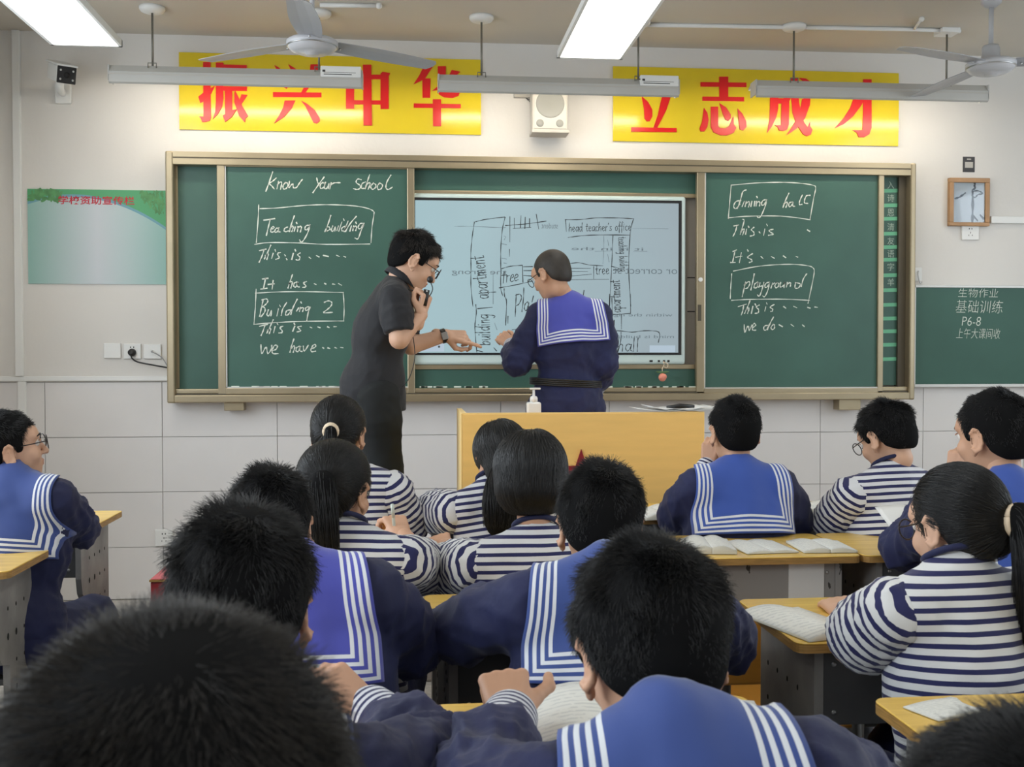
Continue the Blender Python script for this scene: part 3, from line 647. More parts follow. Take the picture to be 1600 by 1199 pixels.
ink('675 315 655 450 640 600 640 800 640 1000 660 1190;690 310 800 285 990 262;995 265 965 400 950 600 950 800 950 1000 970 1080', 640, 300, 0.005)
ink('1000 350 1200 335 1420 305;1045 260 1045 520;1090 275 1092 380;1160 250 1155 370;1205 265 1200 380;1250 280 1250 365;1320 235 1345 385;1080 380 1260 370;1040 600 1040 670', 640, 300, 0.005)
ink('470 360 600 358 950 372 1000 370;985 460 1000 470 985 500;960 540 1010 550;960 690 1010 700;980 740 1010 745', 640, 300, 0.003, 'inkdim')
ink('960 800 1050 775 1170 765;1175 765 1180 940;935 1000 1100 970 1280 930;1185 780 1280 778;1190 820 1280 820;1190 870 1280 878', 640, 300, 0.005)
ink('985 830 975 950;960 870 1010 865;1015 870 1010 940;1012 880 1040 870;1050 905 1085 880 1070 860 1050 900 1055 935 1085 925;1095 900 1130 880 1115 855 1095 890 1100 925 1130 915', 640, 300, 0.005)
ink('690 510 695 600 680 750 700 1000;710 550 860 535;985 345 990 420 1010 480 1000 720;1025 630 1025 700;1070 770 1110 765;700 985 760 1000;880 960 905 990', 640, 400, 0.0055)
ink('1110 400 1105 520 1100 630;1105 410 1150 400 1165 440 1140 500 1110 520;1190 335 1185 450 1170 580;1230 480 1205 500 1195 550 1215 570 1235 520;1240 490 1240 550 1260 570;1290 420 1275 480', 640, 400, 0.0055)
ink('870 180 870 500;885 700 910 770', 640, 400, 0.003, 'inkdim')
ink('290 290 450 288 600 272 850 272 1000 280;290 290 300 410;1000 280 965 430 950 800 970 1190;320 475 450 458 650 448 960 450', 840, 300, 0.005)
ink('785 450 775 700 765 900 750 1190;320 748 430 738 530 760 680 770;320 795 550 797;335 830 520 830;330 878 560 858;340 915 740 910;585 780 585 905;770 775 850 800 790 815', 840, 300, 0.0045)
ink('690 455 690 580 680 750;600 620 780 615;1000 620 1140 620;985 380 1360 385;730 500 740 560;730 650 745 730', 840, 300, 0.0028, 'inkdim')
ink('640 440 645 590 660 610 830 600;615 400 615 540;835 400 835 600;665 670 665 720;740 610 740 760;600 795 700 780 850 795 980 780 1130 795 1125 900;735 800 730 900 700 1010;350 360 340 430', 860, 400, 0.005)
mb = MB(); scribble(mb, 'apartment', (764, 466), (756, 398), 13, YI, 0.005); mb.build('map_word', 'ink', ds)
mb = MB(); scribble(mb, 'building', (766, 539), (764, 490), 12, YI, 0.005); mb.build('map_word', 'ink', ds)
mb = MB(); scribble(mb, 'apartment', (970, 488), (968, 437), 9, YI, 0.0045); mb.build('map_word', 'ink', ds)
mb = MB(); scribble(mb, 'teaching building', (966, 371), (969, 425), 7, YI, 0.0036); mb.build('map_word', 'ink', ds)
mb = MB(); scribble(mb, "head teacher's office", (889, 362), (987, 360), 7, YI, 0.0042); mb.build('map_word', 'ink', ds)
mb = MB(); scribble(mb, 'tree', (931, 429), (953, 428), 8, YI, 0.0045); mb.build('map_word', 'ink', ds)
mb = MB(); scribble(mb, 'hall', (965, 549), (1001, 549), 11, YI, 0.0052); mb.build('map_word', 'ink', ds)
pz = lambda x, y: W(x, y, YI)
text_mesh('the wrong', 0.30, 0.036, pz(706, 431), (1,0,0), (0,0,1), 'faint_print', 'inkdim', ds, mirror=True)
text_mesh('or correct st', 0.36, 0.032, pz(958, 428), (1,0,0), (0,0,1), 'faint_print', 'inkdim', ds, mirror=True)
text_mesh('student', 0.09, 0.03, pz(846, 357), (1,0,0), (0,0,1), 'faint_print', 'inkdim', ds, mirror=True)
text_mesh('it is in the', 0.40, 0.018, pz(893, 391), (1,0,0), (0,0,1), 'faint_print', 'inkdim', ds, mirror=True)
text_mesh('within the right', 0.38, 0.022, pz(945, 496), (1,0,0), (0,0,1), 'faint_print', 'inkdim', ds, mirror=True)
text_mesh('mind is building', 0.37, 0.022, pz(950, 530), (1,0,0), (0,0,1), 'faint_print', 'inkdim', ds, mirror=True)
e = R4(1015, 540, 1055, 550.5, YS-0.002); MB().box(e[0], e[1], YS-0.002, YS-0.001, e[2], e[3]).build('menu_box', 'uilight', ds)
e = R4(652, 537, 694, 549.5, YS-0.002); MB().box(e[0], e[1], YS-0.002, YS-0.001, e[2], e[3]).build('menu_box', 'uilight', ds)
p = W(686, 542, YS-0.003); MB().lathe(p, [(0,-.001),(0.006,-.001),(0.006,0.001),(0,.001)], 12, 'y').build('menu_icon', 'ink', ds)

# peach charm hanging under the display
p = W(1035, 590, YS-0.03)
t = thing('peach_charm', 'small pink peach charm hanging by a cord below the display corner', 'charm', p)
MB().sphere(p, (0.022, 0.02, 0.023)).sphere(p+np.array([0.008, -0.004, 0.004]), 0.016).build('peach', 'pinkfruit', t, smooth=True)
q = W(1035, 582, YS-0.03); MB().sphere(q, (0.03, 0.004, 0.006), R=None).sphere(q+np.array([-0.02,0,0.003]), (0.018,0.003,0.004)).sphere(q+np.array([0.02,0,0.003]), (0.018,0.003,0.004)).build('leaf', 'leafgreen', t, smooth=True)
q0 = W(1037, 565, YS-0.008); MB().tube([q, q+np.array([0,0.005,0.02]), q0+np.array([0,-0.01,-0.02]), q0], 0.0025, 6).tube(smooth_line([q0+np.array([0.0,-0.012,-0.005]), q0+np.array([0.02,-0.012,-0.015]), q0+np.array([0.016,-0.012,-0.035]), q0+np.array([0.0,-0.012,-0.03])]), 0.003, 6).build('cord', 'cream', t, smooth=True)

# ------------------------------------------------------------------ side chalkboard
Y2 = D-0.03
a, b, c, d = R4(1428, 446, 1600, 604, Y2); b = a+1.25
sbd = thing('side_chalkboard', 'smaller green chalkboard with homework notes right of the big one', 'chalkboard', ((a+b)/2, D-0.015, c))
MB().box(a+0.008, b-0.01, Y2+0.003, D-0.001, c+0.005, d-0.005).build('board_panel', 'board2', sbd)
MB().box(a, b, Y2-0.003, D, d-0.014, d).build('frame_bar', 'alu', sbd, bevel=0.002); MB().box(a, b, Y2-0.012, D, c-0.004, c+0.014).build('frame_bar', 'alu', sbd, bevel=0.002)
MB().box(b-0.014, b, Y2-0.003, D, c, d).build('frame_bar', 'alu', sbd, bevel=0.002); MB().box(a, a+0.010, Y2-0.003, D, c, d).build('frame_bar', 'alu', sbd, bevel=0.002)
for s_, x0, y0, x1, y1 in (('生物作业', 1497, 450.5, 1559, 464.5), ('基础训练', 1493, 469, 1566, 489), ('P6-8', 1503, 495, 1532, 509), ('上午大课间收', 1494, 513, 1562, 529)):
    e = R4(x0, y0, x1, y1, Y2); text_mesh(s_, e[1]-e[0], e[3]-e[2], (e[0], Y2+0.0015, e[2]), (1,0,-0.01), (0.12,0,1), 'chalk_writing', 'chalk', sbd, offset=-0.014)

# ------------------------------------------------------------------ poster, frame, small wall things
a, b, c, d = R4(43.5, 296.5, 259, 444, D-0.006)
po = thing('notice_poster', 'pale green leafy school notice poster left of the chalkboard', 'poster', ((a+b)/2, D-0.003, c))
MB().box(a, b, D-0.006, D, c, d).build('poster_sheet', 'poster', po)
def leaf(mb, cx_, cz_, r, ang, y):
    vs = []; n = 8
    for k in range(n):
        w = 2*math.pi*k/n; x_, z_ = r*math.cos(w), 0.45*r*math.sin(w)
        vs.append((cx_+x_*math.cos(ang)-z_*math.sin(ang), y, cz_+x_*math.sin(ang)+z_*math.cos(ang)))
    mb.add(vs, [tuple(range(n))])
mb = MB(); rr = random.Random(3)
for i in range(60):
    q = W(rr.uniform(48, 96), 299+rr.random()**1.5*14, D-0.0063); leaf(mb, q[0], q[2], rr.uniform(0.010, 0.022), rr.uniform(0, 3.1), D-0.0064-i*1e-6)
for i in range(120):
    u = rr.random(); q = W(220+36*u, 299+rr.random()*(6+34*u**0.6), D-0.0063); leaf(mb, q[0], q[2], rr.uniform(0.006, 0.015), rr.uniform(0.8, 2.4), D-0.0065-i*1e-6)
lf = mb.build('printed_leaves', 'leafposter', po); lf['kind'] = 'stuff'
e = R4(91, 306, 210, 320, D-0.008); text_mesh('学校资助宣传栏', e[1]-e[0], (e[3]-e[2])*0.98, (e[0], D-0.0078, e[2]), (1,0,0), (0,0,1), 'poster_heading', 'crimson', po, offset=0.012)
# framed calligraphy
YFm = D-0.03
a, b, c, d = R4(1484, 278, 1547, 353, YFm)
fr = thing('calligraphy_frame', 'small tan wooden frame with brush calligraphy behind reflective glass', 'picture frame', ((a+b)/2, D-0.015, c))
fw = 0.026
for (x0, x1, z0, z1) in ((a, b, d-fw, d), (a, b, c, c+fw*0.8), (a, a+fw, c+fw*0.8, d-fw), (b-fw, b, c+fw*0.8, d-fw)):
    MB().box(x0, x1, YFm, D-0.001, z0, z1).build('frame_bar', 'woodtan', fr, bevel=0.003)
MB().box(a+0.01, b-0.01, YFm+0.014, YFm+0.02, c+0.01, d-0.01).build('paper', 'white', fr)
mb = MB(); YK = YFm+0.0135
for s_, w_ in (('1070 365 1090 385 1080 410 1095 425 1065 445', 0.012), ('1060 462 1120 455 1170 485 1120 495 1090 525 1060 510 1065 485', 0.009), ('1065 470 1065 650 1060 770', 0.017), ('1080 725 1110 760', 0.016), ('1150 715 1172 740', 0.016), ('885 535 930 520 985 480', 0.012)):
    strokes(mb, s_, 1360, 230, YK, w_)
mb.build('brush_strokes', 'black', fr)
gm = mat('picture_glass', (0.9, 0.95, 1.0, 1), 0.03, spec=0.6); gm.node_tree.nodes['Principled BSDF'].inputs['Transmission Weight'].default_value = 1.0
gm.node_tree.nodes['Principled BSDF'].inputs['IOR'].default_value = 1.45
MB().box(a+fw*0.8, b-fw*0.8, YFm+0.008, YFm+0.010, c+fw*0.7, d-fw*0.8).build('glass_pane', gm, fr)
a, b, c, d = R4(1505, 245, 1523, 269, D-0.004)
cdn = thing('dark_card', 'tiny dark card with pale shapes above the calligraphy frame', 'card', ((a+b)/2, D-0.002, c))
MB().box(a, b, D-0.004, D, c, d).build('card_sheet', 'card', cdn)
mx_ = (a+b)/2; hh = d-c
MB().box(mx_-0.024, mx_+0.024, D-0.0046, D-0.004, c+hh*0.28, c+hh*0.66).build('pale_patch', 'offwhite', cdn, bevel=0.0)
MB().box(mx_-0.012, mx_+0.012, D-0.0046, D-0.004, c+hh*0.80, c+hh*0.88).build('pale_mark', 'offwhite', cdn)
# speaker
YK = D-0.16
a, b, c, d = R4(832, 133, 887, 206, YK)
sp = thing('wall_speaker', 'off-white wall speaker with round grille between the two banners', 'speaker', ((a+b)/2, D-0.08, c))
MB().box(a, b, YK, D-0.03, c, d).build('cabinet', 'offwhite', sp, bevel=0.006)
MB().box(a+0.008, b-0.008, YK-0.004, YK+0.001, c+0.016, d-0.01).build('grille', 'offwhite', sp, bevel=0.002)
MB().box(a-0.004, b+0.008, YK-0.008, D-0.04, c-0.006, c+0.010).build('lower_lip', 'offwhite', sp, bevel=0.003)
m_ = mat('speaker_cone', (0.27, 0.27, 0.25, 1), 0.8); xm = (a+b)/2
MB().lathe((xm, YK-0.004, c+0.15), [(0, 0.0), (0.062, -0.001), (0.074, -0.003), (0.078, 0.001)], 28, 'y').build('cone', m_, sp, smooth=True)
for sx in (-0.055, 0.052): MB().lathe((xm+sx, YK-0.004, c+0.045), [(0, 0.0), (0.018, -0.002), (0.022, 0.001)], 18, 'y').build('tweeter', m_, sp, smooth=True)
MB().box(xm-0.03, xm+0.03, D-0.05, D, c+0.08, d-0.05).build('wall_mount', 'grayplastic', sp)
a, b, c, d = R4(803, 138, 829, 152, D-0.03)
jb = thing('junction_box', 'small white junction box with loose wires beside the wall speaker', 'junction box', ((a+b)/2, D-0.015, c))
MB().box(a, b, D-0.03, D, c, d).build('box_body', 'offwhite', jb, bevel=0.003)
q = np.array([(a+b)/2+0.02, D-0.02, c])
for k in range(2): MB().tube(smooth_line([q, q+np.array([0.03, -0.02, -0.02-0.01*k]), q+np.array([0.06, -0.02, -0.015]), q+np.array([0.085, -0.01, 0.01])]), 0.002, 5).build('wire', 'wire', jb, smooth=True)
# camera
p = W(103, 117, D-0.30)
cc = thing('security_camera', 'white bullet camera with black face in the upper left corner', 'camera', W(98, 150, D-0.02))
ax = _n(np.array([0.50, -0.80, -0.30])); ay = _n(np.cross([0, 0, 1.0], ax)); az = np.cross(ax, ay)
body_c = p - ax*0.09
MB().obox(body_c, ax, ay, az, 0.10, 0.044, 0.042).build('camera_body', 'white', cc, bevel=0.012, seg=3)
MB().obox(body_c+az*0.047, ax, ay, az, 0.115, 0.050, 0.005).build('sun_shield', 'white', cc, bevel=0.003)
MB().obox(p+ax*0.012, ax, ay, az, 0.004, 0.046, 0.042).build('camera_face', 'black', cc, bevel=0.008, seg=3)
for i in (-1, 1):
    for j in (-1, 1): MB().sphere(p+ax*0.017+ay*0.030*i+az*0.022*j, 0.0055, 8, 6).build('infrared_lamp', 'alu', cc, smooth=True)
MB().sphere(p+ax*0.012, (0.016,)*3, 12, 8).build('lens', 'hole', cc, smooth=True)
wq = W(99, 146, D-0.01)
MB().tube([body_c-az*0.04, body_c-az*0.065-ax*0.01, wq+np.array([0, -0.05, 0.0]), wq], 0.020, 10).build('bracket_arm', 'white', cc, smooth=True)
MB().obox(wq, (1,0,0), (0,1,0), (0,0,1), 0.042, 0.010, 0.055).build('wall_plate', 'white', cc, bevel=0.006)
# sockets
def socket(x0, y0, x1, y1, lab, holes=True, plug=False):
    a, b, c, d = R4(x0, y0, x1, y1, D-0.012)
    t = thing('wall_socket', lab, 'socket', ((a+b)/2, D-0.006, c))
    MB().box(a, b, D-0.012, D+0.0, c, d).build('face_plate', 'white', t, bevel=0.003)
    xm, zm = (a+b)/2, (c+d)/2
    if holes:
        mb = MB()
        for dx, dz in ((-0.008, 0.022), (0.008, 0.022)): mb.box(xm+dx-0.0025, xm+dx+0.0025, D-0.0125, D-0.011, zm+dz-0.004, zm+dz+0.004)
        if not plug: mb.box(xm-0.0015, xm+0.0015, D-0.0125, D-0.011, zm-0.006, zm+0.004).box(xm-0.012, xm-0.009, D-0.0125, D-0.011, zm-0.02, zm-0.012).box(xm+0.009, xm+0.012, D-0.0125, D-0.011, zm-0.02, zm-0.012)
        mb.build('pin_hole', 'hole', t)
    return t, xm, zm
socket(162, 536.5, 188.5, 560, 'blank white wall plate left of the two plates with cables', False)
_, x1_, z1_ = socket(193, 537.5, 220, 561, 'white wall socket with a black plug beside the chalkboard', plug=True)
_, x2_, z2_ = socket(224.5, 538, 251.5, 561, 'white cable outlet plate nearest the chalkboard frame', False)
socket(242, 828, 270, 854, 'white wall socket low on the tiles behind the spiky-haired boy')
socket(1503, 352, 1530, 375, 'white wall socket right below the calligraphy frame')
t = thing('black_power_plug', 'black power plug with cord running to the chalkboard', 'plug', (x1_, D-0.02, z1_-0.03))
MB().lathe((x1_, D-0.012, z1_-0.006), [(0, -0.03), (0.016, -0.03), (0.021, -0.004), (0.021, 0.0), (0,0)], 18, 'y').build('plug_body', 'black', t, smooth=True)
e = W(263, 575, D-0.03); s0 = np.array([x1_, D-0.035, z1_-0.016])
MB().tube(smooth_line([s0, s0+np.array([0.004, 0, -0.02]), s0+np.array([0.03, 0.01, -0.04]), (s0+e)/2+np.array([0,0,-0.018]), e]), 0.0045, 8).build('power_cord', 'black', t, smooth=True)
s1 = np.array([x2_, D-0.02, z2_+0.0])
mb = MB().tube(smooth_line([s1, s1+np.array([0.01, -0.01, -0.005]), (s1+e)/2+np.array([0.01, 0, 0.01]), e]), 0.003, 6).sphere(s1, 0.006, 8, 6)
solo(mb, 'network_cable', 'grayplastic', 'thin grey cable from the wall plate into the chalkboard', 'cable', smooth=True)
# hook
a, b, c, d = R4(1429, 418, 1441, 443, D-0.008)
t = thing('wall_hook', 'small clear adhesive hook above the side chalkboard corner', 'hook', ((a+b)/2, D-0.004, c))
MB().box(a, b, D-0.006, D, c+0.012, d).build('hook_plate', 'white', t, bevel=0.003)
MB().tube(smooth_line([((a+b)/2, D-0.008, d-0.02), ((a+b)/2-0.006, D-0.016, (c+d)/2), ((a+b)/2+0.004, D-0.022, c), ((a+b)/2+0.018, D-0.016, c+0.008)]), 0.003, 7).build('hook_wire', 'metal', t, smooth=True)

# ------------------------------------------------------------------ chalkboard lamps on rods
YL = 5.56
def board_lamp(x0, x1, yl, yr, rods, ballast, lab):
    A = W(x0, yl, YL); Bp = W(x1, yr, YL); zt = (A[2]+Bp[2])/2; x0w, x1w = A[0], Bp[0]
    t = thing('board_lamp', lab, 'lamp', ((x0w+x1w)/2, YL, zt-0.1), 'lamps over the chalkboard')
    # reflector: closed on the room side, open towards the board
    prof = [(YL-0.02, zt), (YL-0.045, zt-0.035), (YL-0.045, zt-0.086), (YL-0.03, zt-0.092), (YL-0.028, zt-0.05), (YL+0.0, zt-0.012), (YL+0.09, zt-0.030), (YL+0.095, zt-0.018), (YL+0.02, zt)]
    n = len(prof); mb = MB(); b0 = 0
    vs = [(x0w, y, z) for y, z in prof] + [(x1w, y, z) for y, z in prof]
    fs = [tuple((i, (i+1) % n, n+(i+1) % n, n+i)) for i in range(n)] + [tuple(range(n)), tuple(range(n, 2*n))[::-1]]
    mb.add(vs, fs); mb.build('reflector', 'housing', t)
    MB().box(x0w-0.004, x0w+0.004, YL-0.045, YL+0.05, zt-0.078, zt-0.002).build('end_cap', 'housing', t, bevel=0.002)
    MB().box(x1w-0.004, x1w+0.004, YL-0.045, YL+0.05, zt-0.078, zt-0.002).build('end_cap', 'housing', t, bevel=0.002)
    MB().box(x0w, x1w, YL-0.047, YL-0.0445, zt-0.05, zt-0.044).build('rib', 'offwhite', t)
    MB().tube([(x0w+0.03, YL+0.015, zt-0.048), (x1w-0.03, YL+0.015, zt-0.048)], 0.013, 10).build('tube', 'tubeon', t, smooth=True)
    for rx, sq in rods:
        q = W(rx, (yl+yr)/2, YL); X = q[0]
        MB().tube([(X, YL-0.02, zt), (X, YL-0.02, RZ-0.02)], 0.0055, 8).build('rod', 'rod', t, smooth=True)
        if sq: MB().box(X-0.05, X+0.05, YL-0.07, YL+0.03, RZ-0.025, RZ).build('ceiling_cup', 'white', t, bevel=0.004)
        else: MB().lathe((X, YL-0.02, RZ-0.03), [(0, 0), (0.035, 0), (0.055, 0.008), (0.062, 0.018), (0.062, 0.03), (0, 0.03)], 24).build('ceiling_cup', 'white', t, smooth=True)
        mb = MB().tube([(X-0.02, YL-0.03, zt-0.012), (X-0.02, YL-0.03, zt+0.012), (X+0.02, YL-0.03, zt+0.012), (X+0.02, YL-0.03, zt-0.012)], 0.003, 6)
        mb.build('clip', 'rod', t)
    if ballast:
        bw = 0.20; mb = MB().box(x1w-bw-0.004, x1w-0.004, YL-0.052, YL+0.0, zt-0.040, zt+0.014); bl = mb.build('ballast_box', 'white', t, bevel=0.004)
        MB().box(x1w-bw+0.012, x1w-0.05, YL-0.0525, YL-0.052, zt-0.030, zt-0.026).box(x1w-bw+0.012, x1w-0.03, YL-0.0525, YL-0.052, zt-0.020, zt-0.018).box(x1w-bw+0.006, x1w-bw+0.02, YL-0.0525, YL-0.052, zt-0.016, zt-0.006).build('print_lines', 'wire', bl)
        MB().tube([(x1w-bw-0.03, YL-0.04, zt-0.012), (x1w-bw-0.004, YL-0.05, zt-0.008)], 0.003, 6).build('lead', 'rod', bl)
    return t
board_lamp(173, 566, 104.5, 111.5, [(240, False), (499, False)], True, 'grey linear board lamp above the left chalkboard panel')
board_lamp(685, 1058, 120, 124.5, [(752, False), (996, False)], True, 'grey linear board lamp in front of the wall speaker')
board_lamp(1178, 1538, 128, 133.5, [(1238, False), (1476, True)], False, 'white linear board lamp over the right banner')

# ------------------------------------------------------------------ ceiling panel lamps
def panel_lamp(xc, yfar, z, lab, ln=1.22, wd=0.31):
    t = thing('panel_lamp', lab, 'lamp', (xc, yfar-ln/2, z), 'hanging panel lamps')
    x0, x1, y0, y1 = xc-wd/2, xc+wd/2, yfar-ln, yfar
    e = 0.014
    MB().box(x0, x1, y0, y0+e, z, z+0.03).box(x0, x1, y1-e, y1, z, z+0.03).box(x0, x0+e, y0, y1, z, z+0.03).box(x1-e, x1, y0, y1, z, z+0.03).box(x0+0.01, x1-0.01, y0+0.01, y1-0.01, z+0.012, z+0.035).build('lamp_frame', 'white', t)
    MB().box(x0+e, x1-e, y0+e, y1-e, z+0.004, z+0.011).build('diffuser', 'lampon', t)
    for yy in (y0+0.2, y1-0.2): MB().tube([(xc, yy, z+0.03), (xc, yy, RZ)], 0.004, 6).build('hanger', 'rod', t)
    return t
zl = 2.70
ql = WZ(136, 72.5, zl); qr = WZ(921, 92.5, zl)
panel_lamp(ql[0], ql[1], zl, 'lit rectangular panel lamp in the upper left corner')
panel_lamp(qr[0], ql[1]*0.5+qr[1]*0.5, zl, 'lit rectangular panel lamp left of the right-hand fan')
for yy in (2.6, 0.4): 
    for xx, w_ in ((ql[0], 'window'), (qr[0], 'middle'), (qr[0]+2.3, 'right')):
        panel_lamp(xx, yy, zl, 'lit panel lamp over the %s desks, %s row behind' % (w_, 'first' if yy > 1 else 'second'))
panel_lamp(qr[0]+2.3, ql[1]*0.5+qr[1]*0.5, zl, 'lit panel lamp beyond the right-hand fan')

# ------------------------------------------------------------------ ceiling fans
def fan(hub, lab, angs):
    t = thing('ceiling_fan', lab, 'fan', hub, 'ceiling fans'); h = np.asarray(hub)
    MB().lathe(h, [(0, -0.045), (0.028, -0.045), (0.032, -0.038), (0.070, -0.036), (0.094, -0.026), (0.108, -0.010), (0.112, 0.0), (0.112, 0.012), (0.100, 0.020), (0.05, 0.028), (0.042, 0.034), (0.040, 0.08), (0.034, 0.095), (0.012, 0.1), (0, 0.1)], 36).build('motor_housing', 'fan', t, smooth=True)
    MB().lathe(h+np.array([0, 0, -0.012]), [(0.1095, 0), (0.1125, 0.003), (0.1095, 0.006)], 36).build('trim_ring', 'metal', t, smooth=True)
    MB().tube([h+np.array([0,0,0.09]), (h[0], h[1], RZ-0.06)], 0.011, 10).build('down_rod', 'fan', t, smooth=True)
    MB().lathe((h[0], h[1], RZ-0.09), [(0, 0), (0.02, 0), (0.045, 0.02), (0.05, 0.06), (0.05, 0.09), (0, 0.09)], 24).build('canopy', 'fan', t, smooth=True)
    for a_ in angs:
        w = math.radians(a_); u = np.array([math.cos(w), math.sin(w), 0]); v = np.array([-u[1], u[0], 0]); zz = np.array([0,0,1.0])
        V = []; Q = []; n = 10
        for i in range(n+1):
            r = 0.105+(0.62-0.105)*i/n; hw = 0.050+0.014*math.sin(math.pi*min(1, i/n*1.15)) if i < n else 0.048
            for j, sj in enumerate((-1, -0.33, 0.33, 1)):
                p = h+u*(r-(0.03*abs(sj) if i == n else 0))+v*hw*sj+zz*(0.006-0.0065*sj+0.004*(1-sj*sj)-0.01*i/n); V += [p, p+zz*0.003]
        for i in range(n):
            for j in range(3):
                k = (i*4+j)*2; k2 = k+8; Q += [(k, k+2, k2+2, k2), (k+1, k2+1, k2+3, k+3)]
            k = i*8; Q += [(k, k+8, k+9, k+1), (k+6, k+7, k+15, k+14)]
        Q += [(0,1,3,2),(2,3,5,4),(4,5,7,6)]; e = n*8; Q += [(e,e+2,e+3,e+1),(e+2,e+4,e+5,e+3),(e+4,e+6,e+7,e+5)]
        bl = MB().add(V, Q).build('blade', 'fanblade', t, smooth=False)
        mb = MB(); 
        for r_ in (0.10, 0.13): mb.sphere(h+u*r_+zz*0.0, (0.006,)*3, 8, 6)
        mb.build('screw', 'metal', bl, smooth=True)
zf = 2.67
hl = WZ(488, 70, zf); hr = WZ(1548, 103, zf)
fan(hl, 'white three-blade fan hanging above the left banner', (-90, 28, 150))
fan(hr, 'white three-blade fan at the upper right edge', (97, 205, -25))
# ------------------------------------------------------------------ implicit surfaces (bodies and clothes)
def frame_of(fwd_yaw, lean=0.0, side=0.0):
    R = Matrix.Rotation(math.radians(fwd_yaw), 3, 'Z') @ Matrix.Rotation(math.radians(-lean), 3, 'X') @ Matrix.Rotation(math.radians(side), 3, 'Y')
    return np.array(R)
class Field:
    def __init__(s, k=0.02): s.p = []; s.k = k
    def cone(s, a, b, ra, rb, k=None): s.p.append(('c', np.asarray(a, float), np.asarray(b, float), ra, rb, s.k if k is None else k)); return s
    def chain(s, pts, rs, k=None):
        for i in range(len(pts)-1): s.cone(pts[i], pts[i+1], rs[i], rs[i+1], k)
        return s
    def ell(s, c, r, R=None, k=None): s.p.append(('e', np.asarray(c, float), np.asarray(r, float), np.eye(3) if R is None else R, 0, s.k if k is None else k)); return s
    def sub(s, c, r, R=None, k=0.006): s.p.append(('s', np.asarray(c, float), np.asarray(r, float), np.eye(3) if R is None else R, 0, k)); return s
    def cut(s, fn, k=0.008): s.p.append(('f', fn, None, None, 0, k)); return s
    @staticmethod
    def dist(q, P):
        t = q[0]
        if t == 'c':
            ab = q[2]-q[1]; L2 = ab.dot(ab)+1e-12; u = np.clip(((P-q[1])@ab)/L2, 0, 1)
            return np.linalg.norm(P-q[1]-u[..., None]*ab, axis=-1)-(q[3]+(q[4]-q[3])*u)
        if t in 'es':
            l = (P-q[1])@q[3]; k0 = np.linalg.norm(l/q[2], axis=-1); k1 = np.linalg.norm(l/(q[2]**2), axis=-1)+1e-9
            return k0*(k0-1)/k1
        return q[1](P)
    @staticmethod
    def comb(f, d, q):
        k = q[5]
        if q[0] in 'sf':
            if q[0] == 's': d = -d
            h = np.clip(0.5+0.5*(d-f)/k, 0, 1); return f+(d-f)*h+k*h*(1-h)
        h = np.clip(0.5+0.5*(f-d)/k, 0, 1); return f+(d-f)*h-k*h*(1-h)
    def eval(s, P):
        f = np.full(P.shape[:-1], 1.0)
        for q in s.p: f = s.comb(f, s.dist(q, P), q)
        return f
    def grad(s, P, e=0.002):
        g = np.stack([s.eval(P+np.eye(3)[i]*e)-s.eval(P-np.eye(3)[i]*e) for i in range(3)], -1)
        return g/(np.linalg.norm(g, axis=-1, keepdims=True)+1e-9)
    def bounds(s, q):
        if q[0] == 'c': return np.minimum(q[1]-q[3], q[2]-q[4]), np.maximum(q[1]+q[3], q[2]+q[4])
        r = q[2].max() if np.abs(q[3]-np.eye(3)).max() > 1e-6 else q[2]
        return q[1]-r, q[1]+r
    def mesh(s, vx):
        B = [s.bounds(q) for q in s.p if q[0] in 'ce']
        lo = np.min([b[0] for b in B], 0)-3*vx; hi = np.max([b[1] for b in B], 0)+3*vx
        n = np.ceil((hi-lo)/vx).astype(int)+1; f = np.full(n, 1.0, np.float32)
        ax = [lo[i]+vx*np.arange(n[i]) for i in range(3)]
        for q in s.p:
            if q[0] == 'f': a, b = np.zeros(3, int), n
            else:
                l, h = s.bounds(q); m = q[5]+3*vx
                a = np.clip(np.floor((l-m-lo)/vx).astype(int), 0, n); b = np.clip(np.ceil((h+m-lo)/vx).astype(int)+1, 0, n)
            sl = tuple(slice(a[i], b[i]) for i in range(3))
            P = np.stack(np.meshgrid(ax[0][sl[0]], ax[1][sl[1]], ax[2][sl[2]], indexing='ij'), -1)
            f[sl] = s.comb(f[sl], s.dist(q, P), q)
        return surface_nets(f, lo, vx)
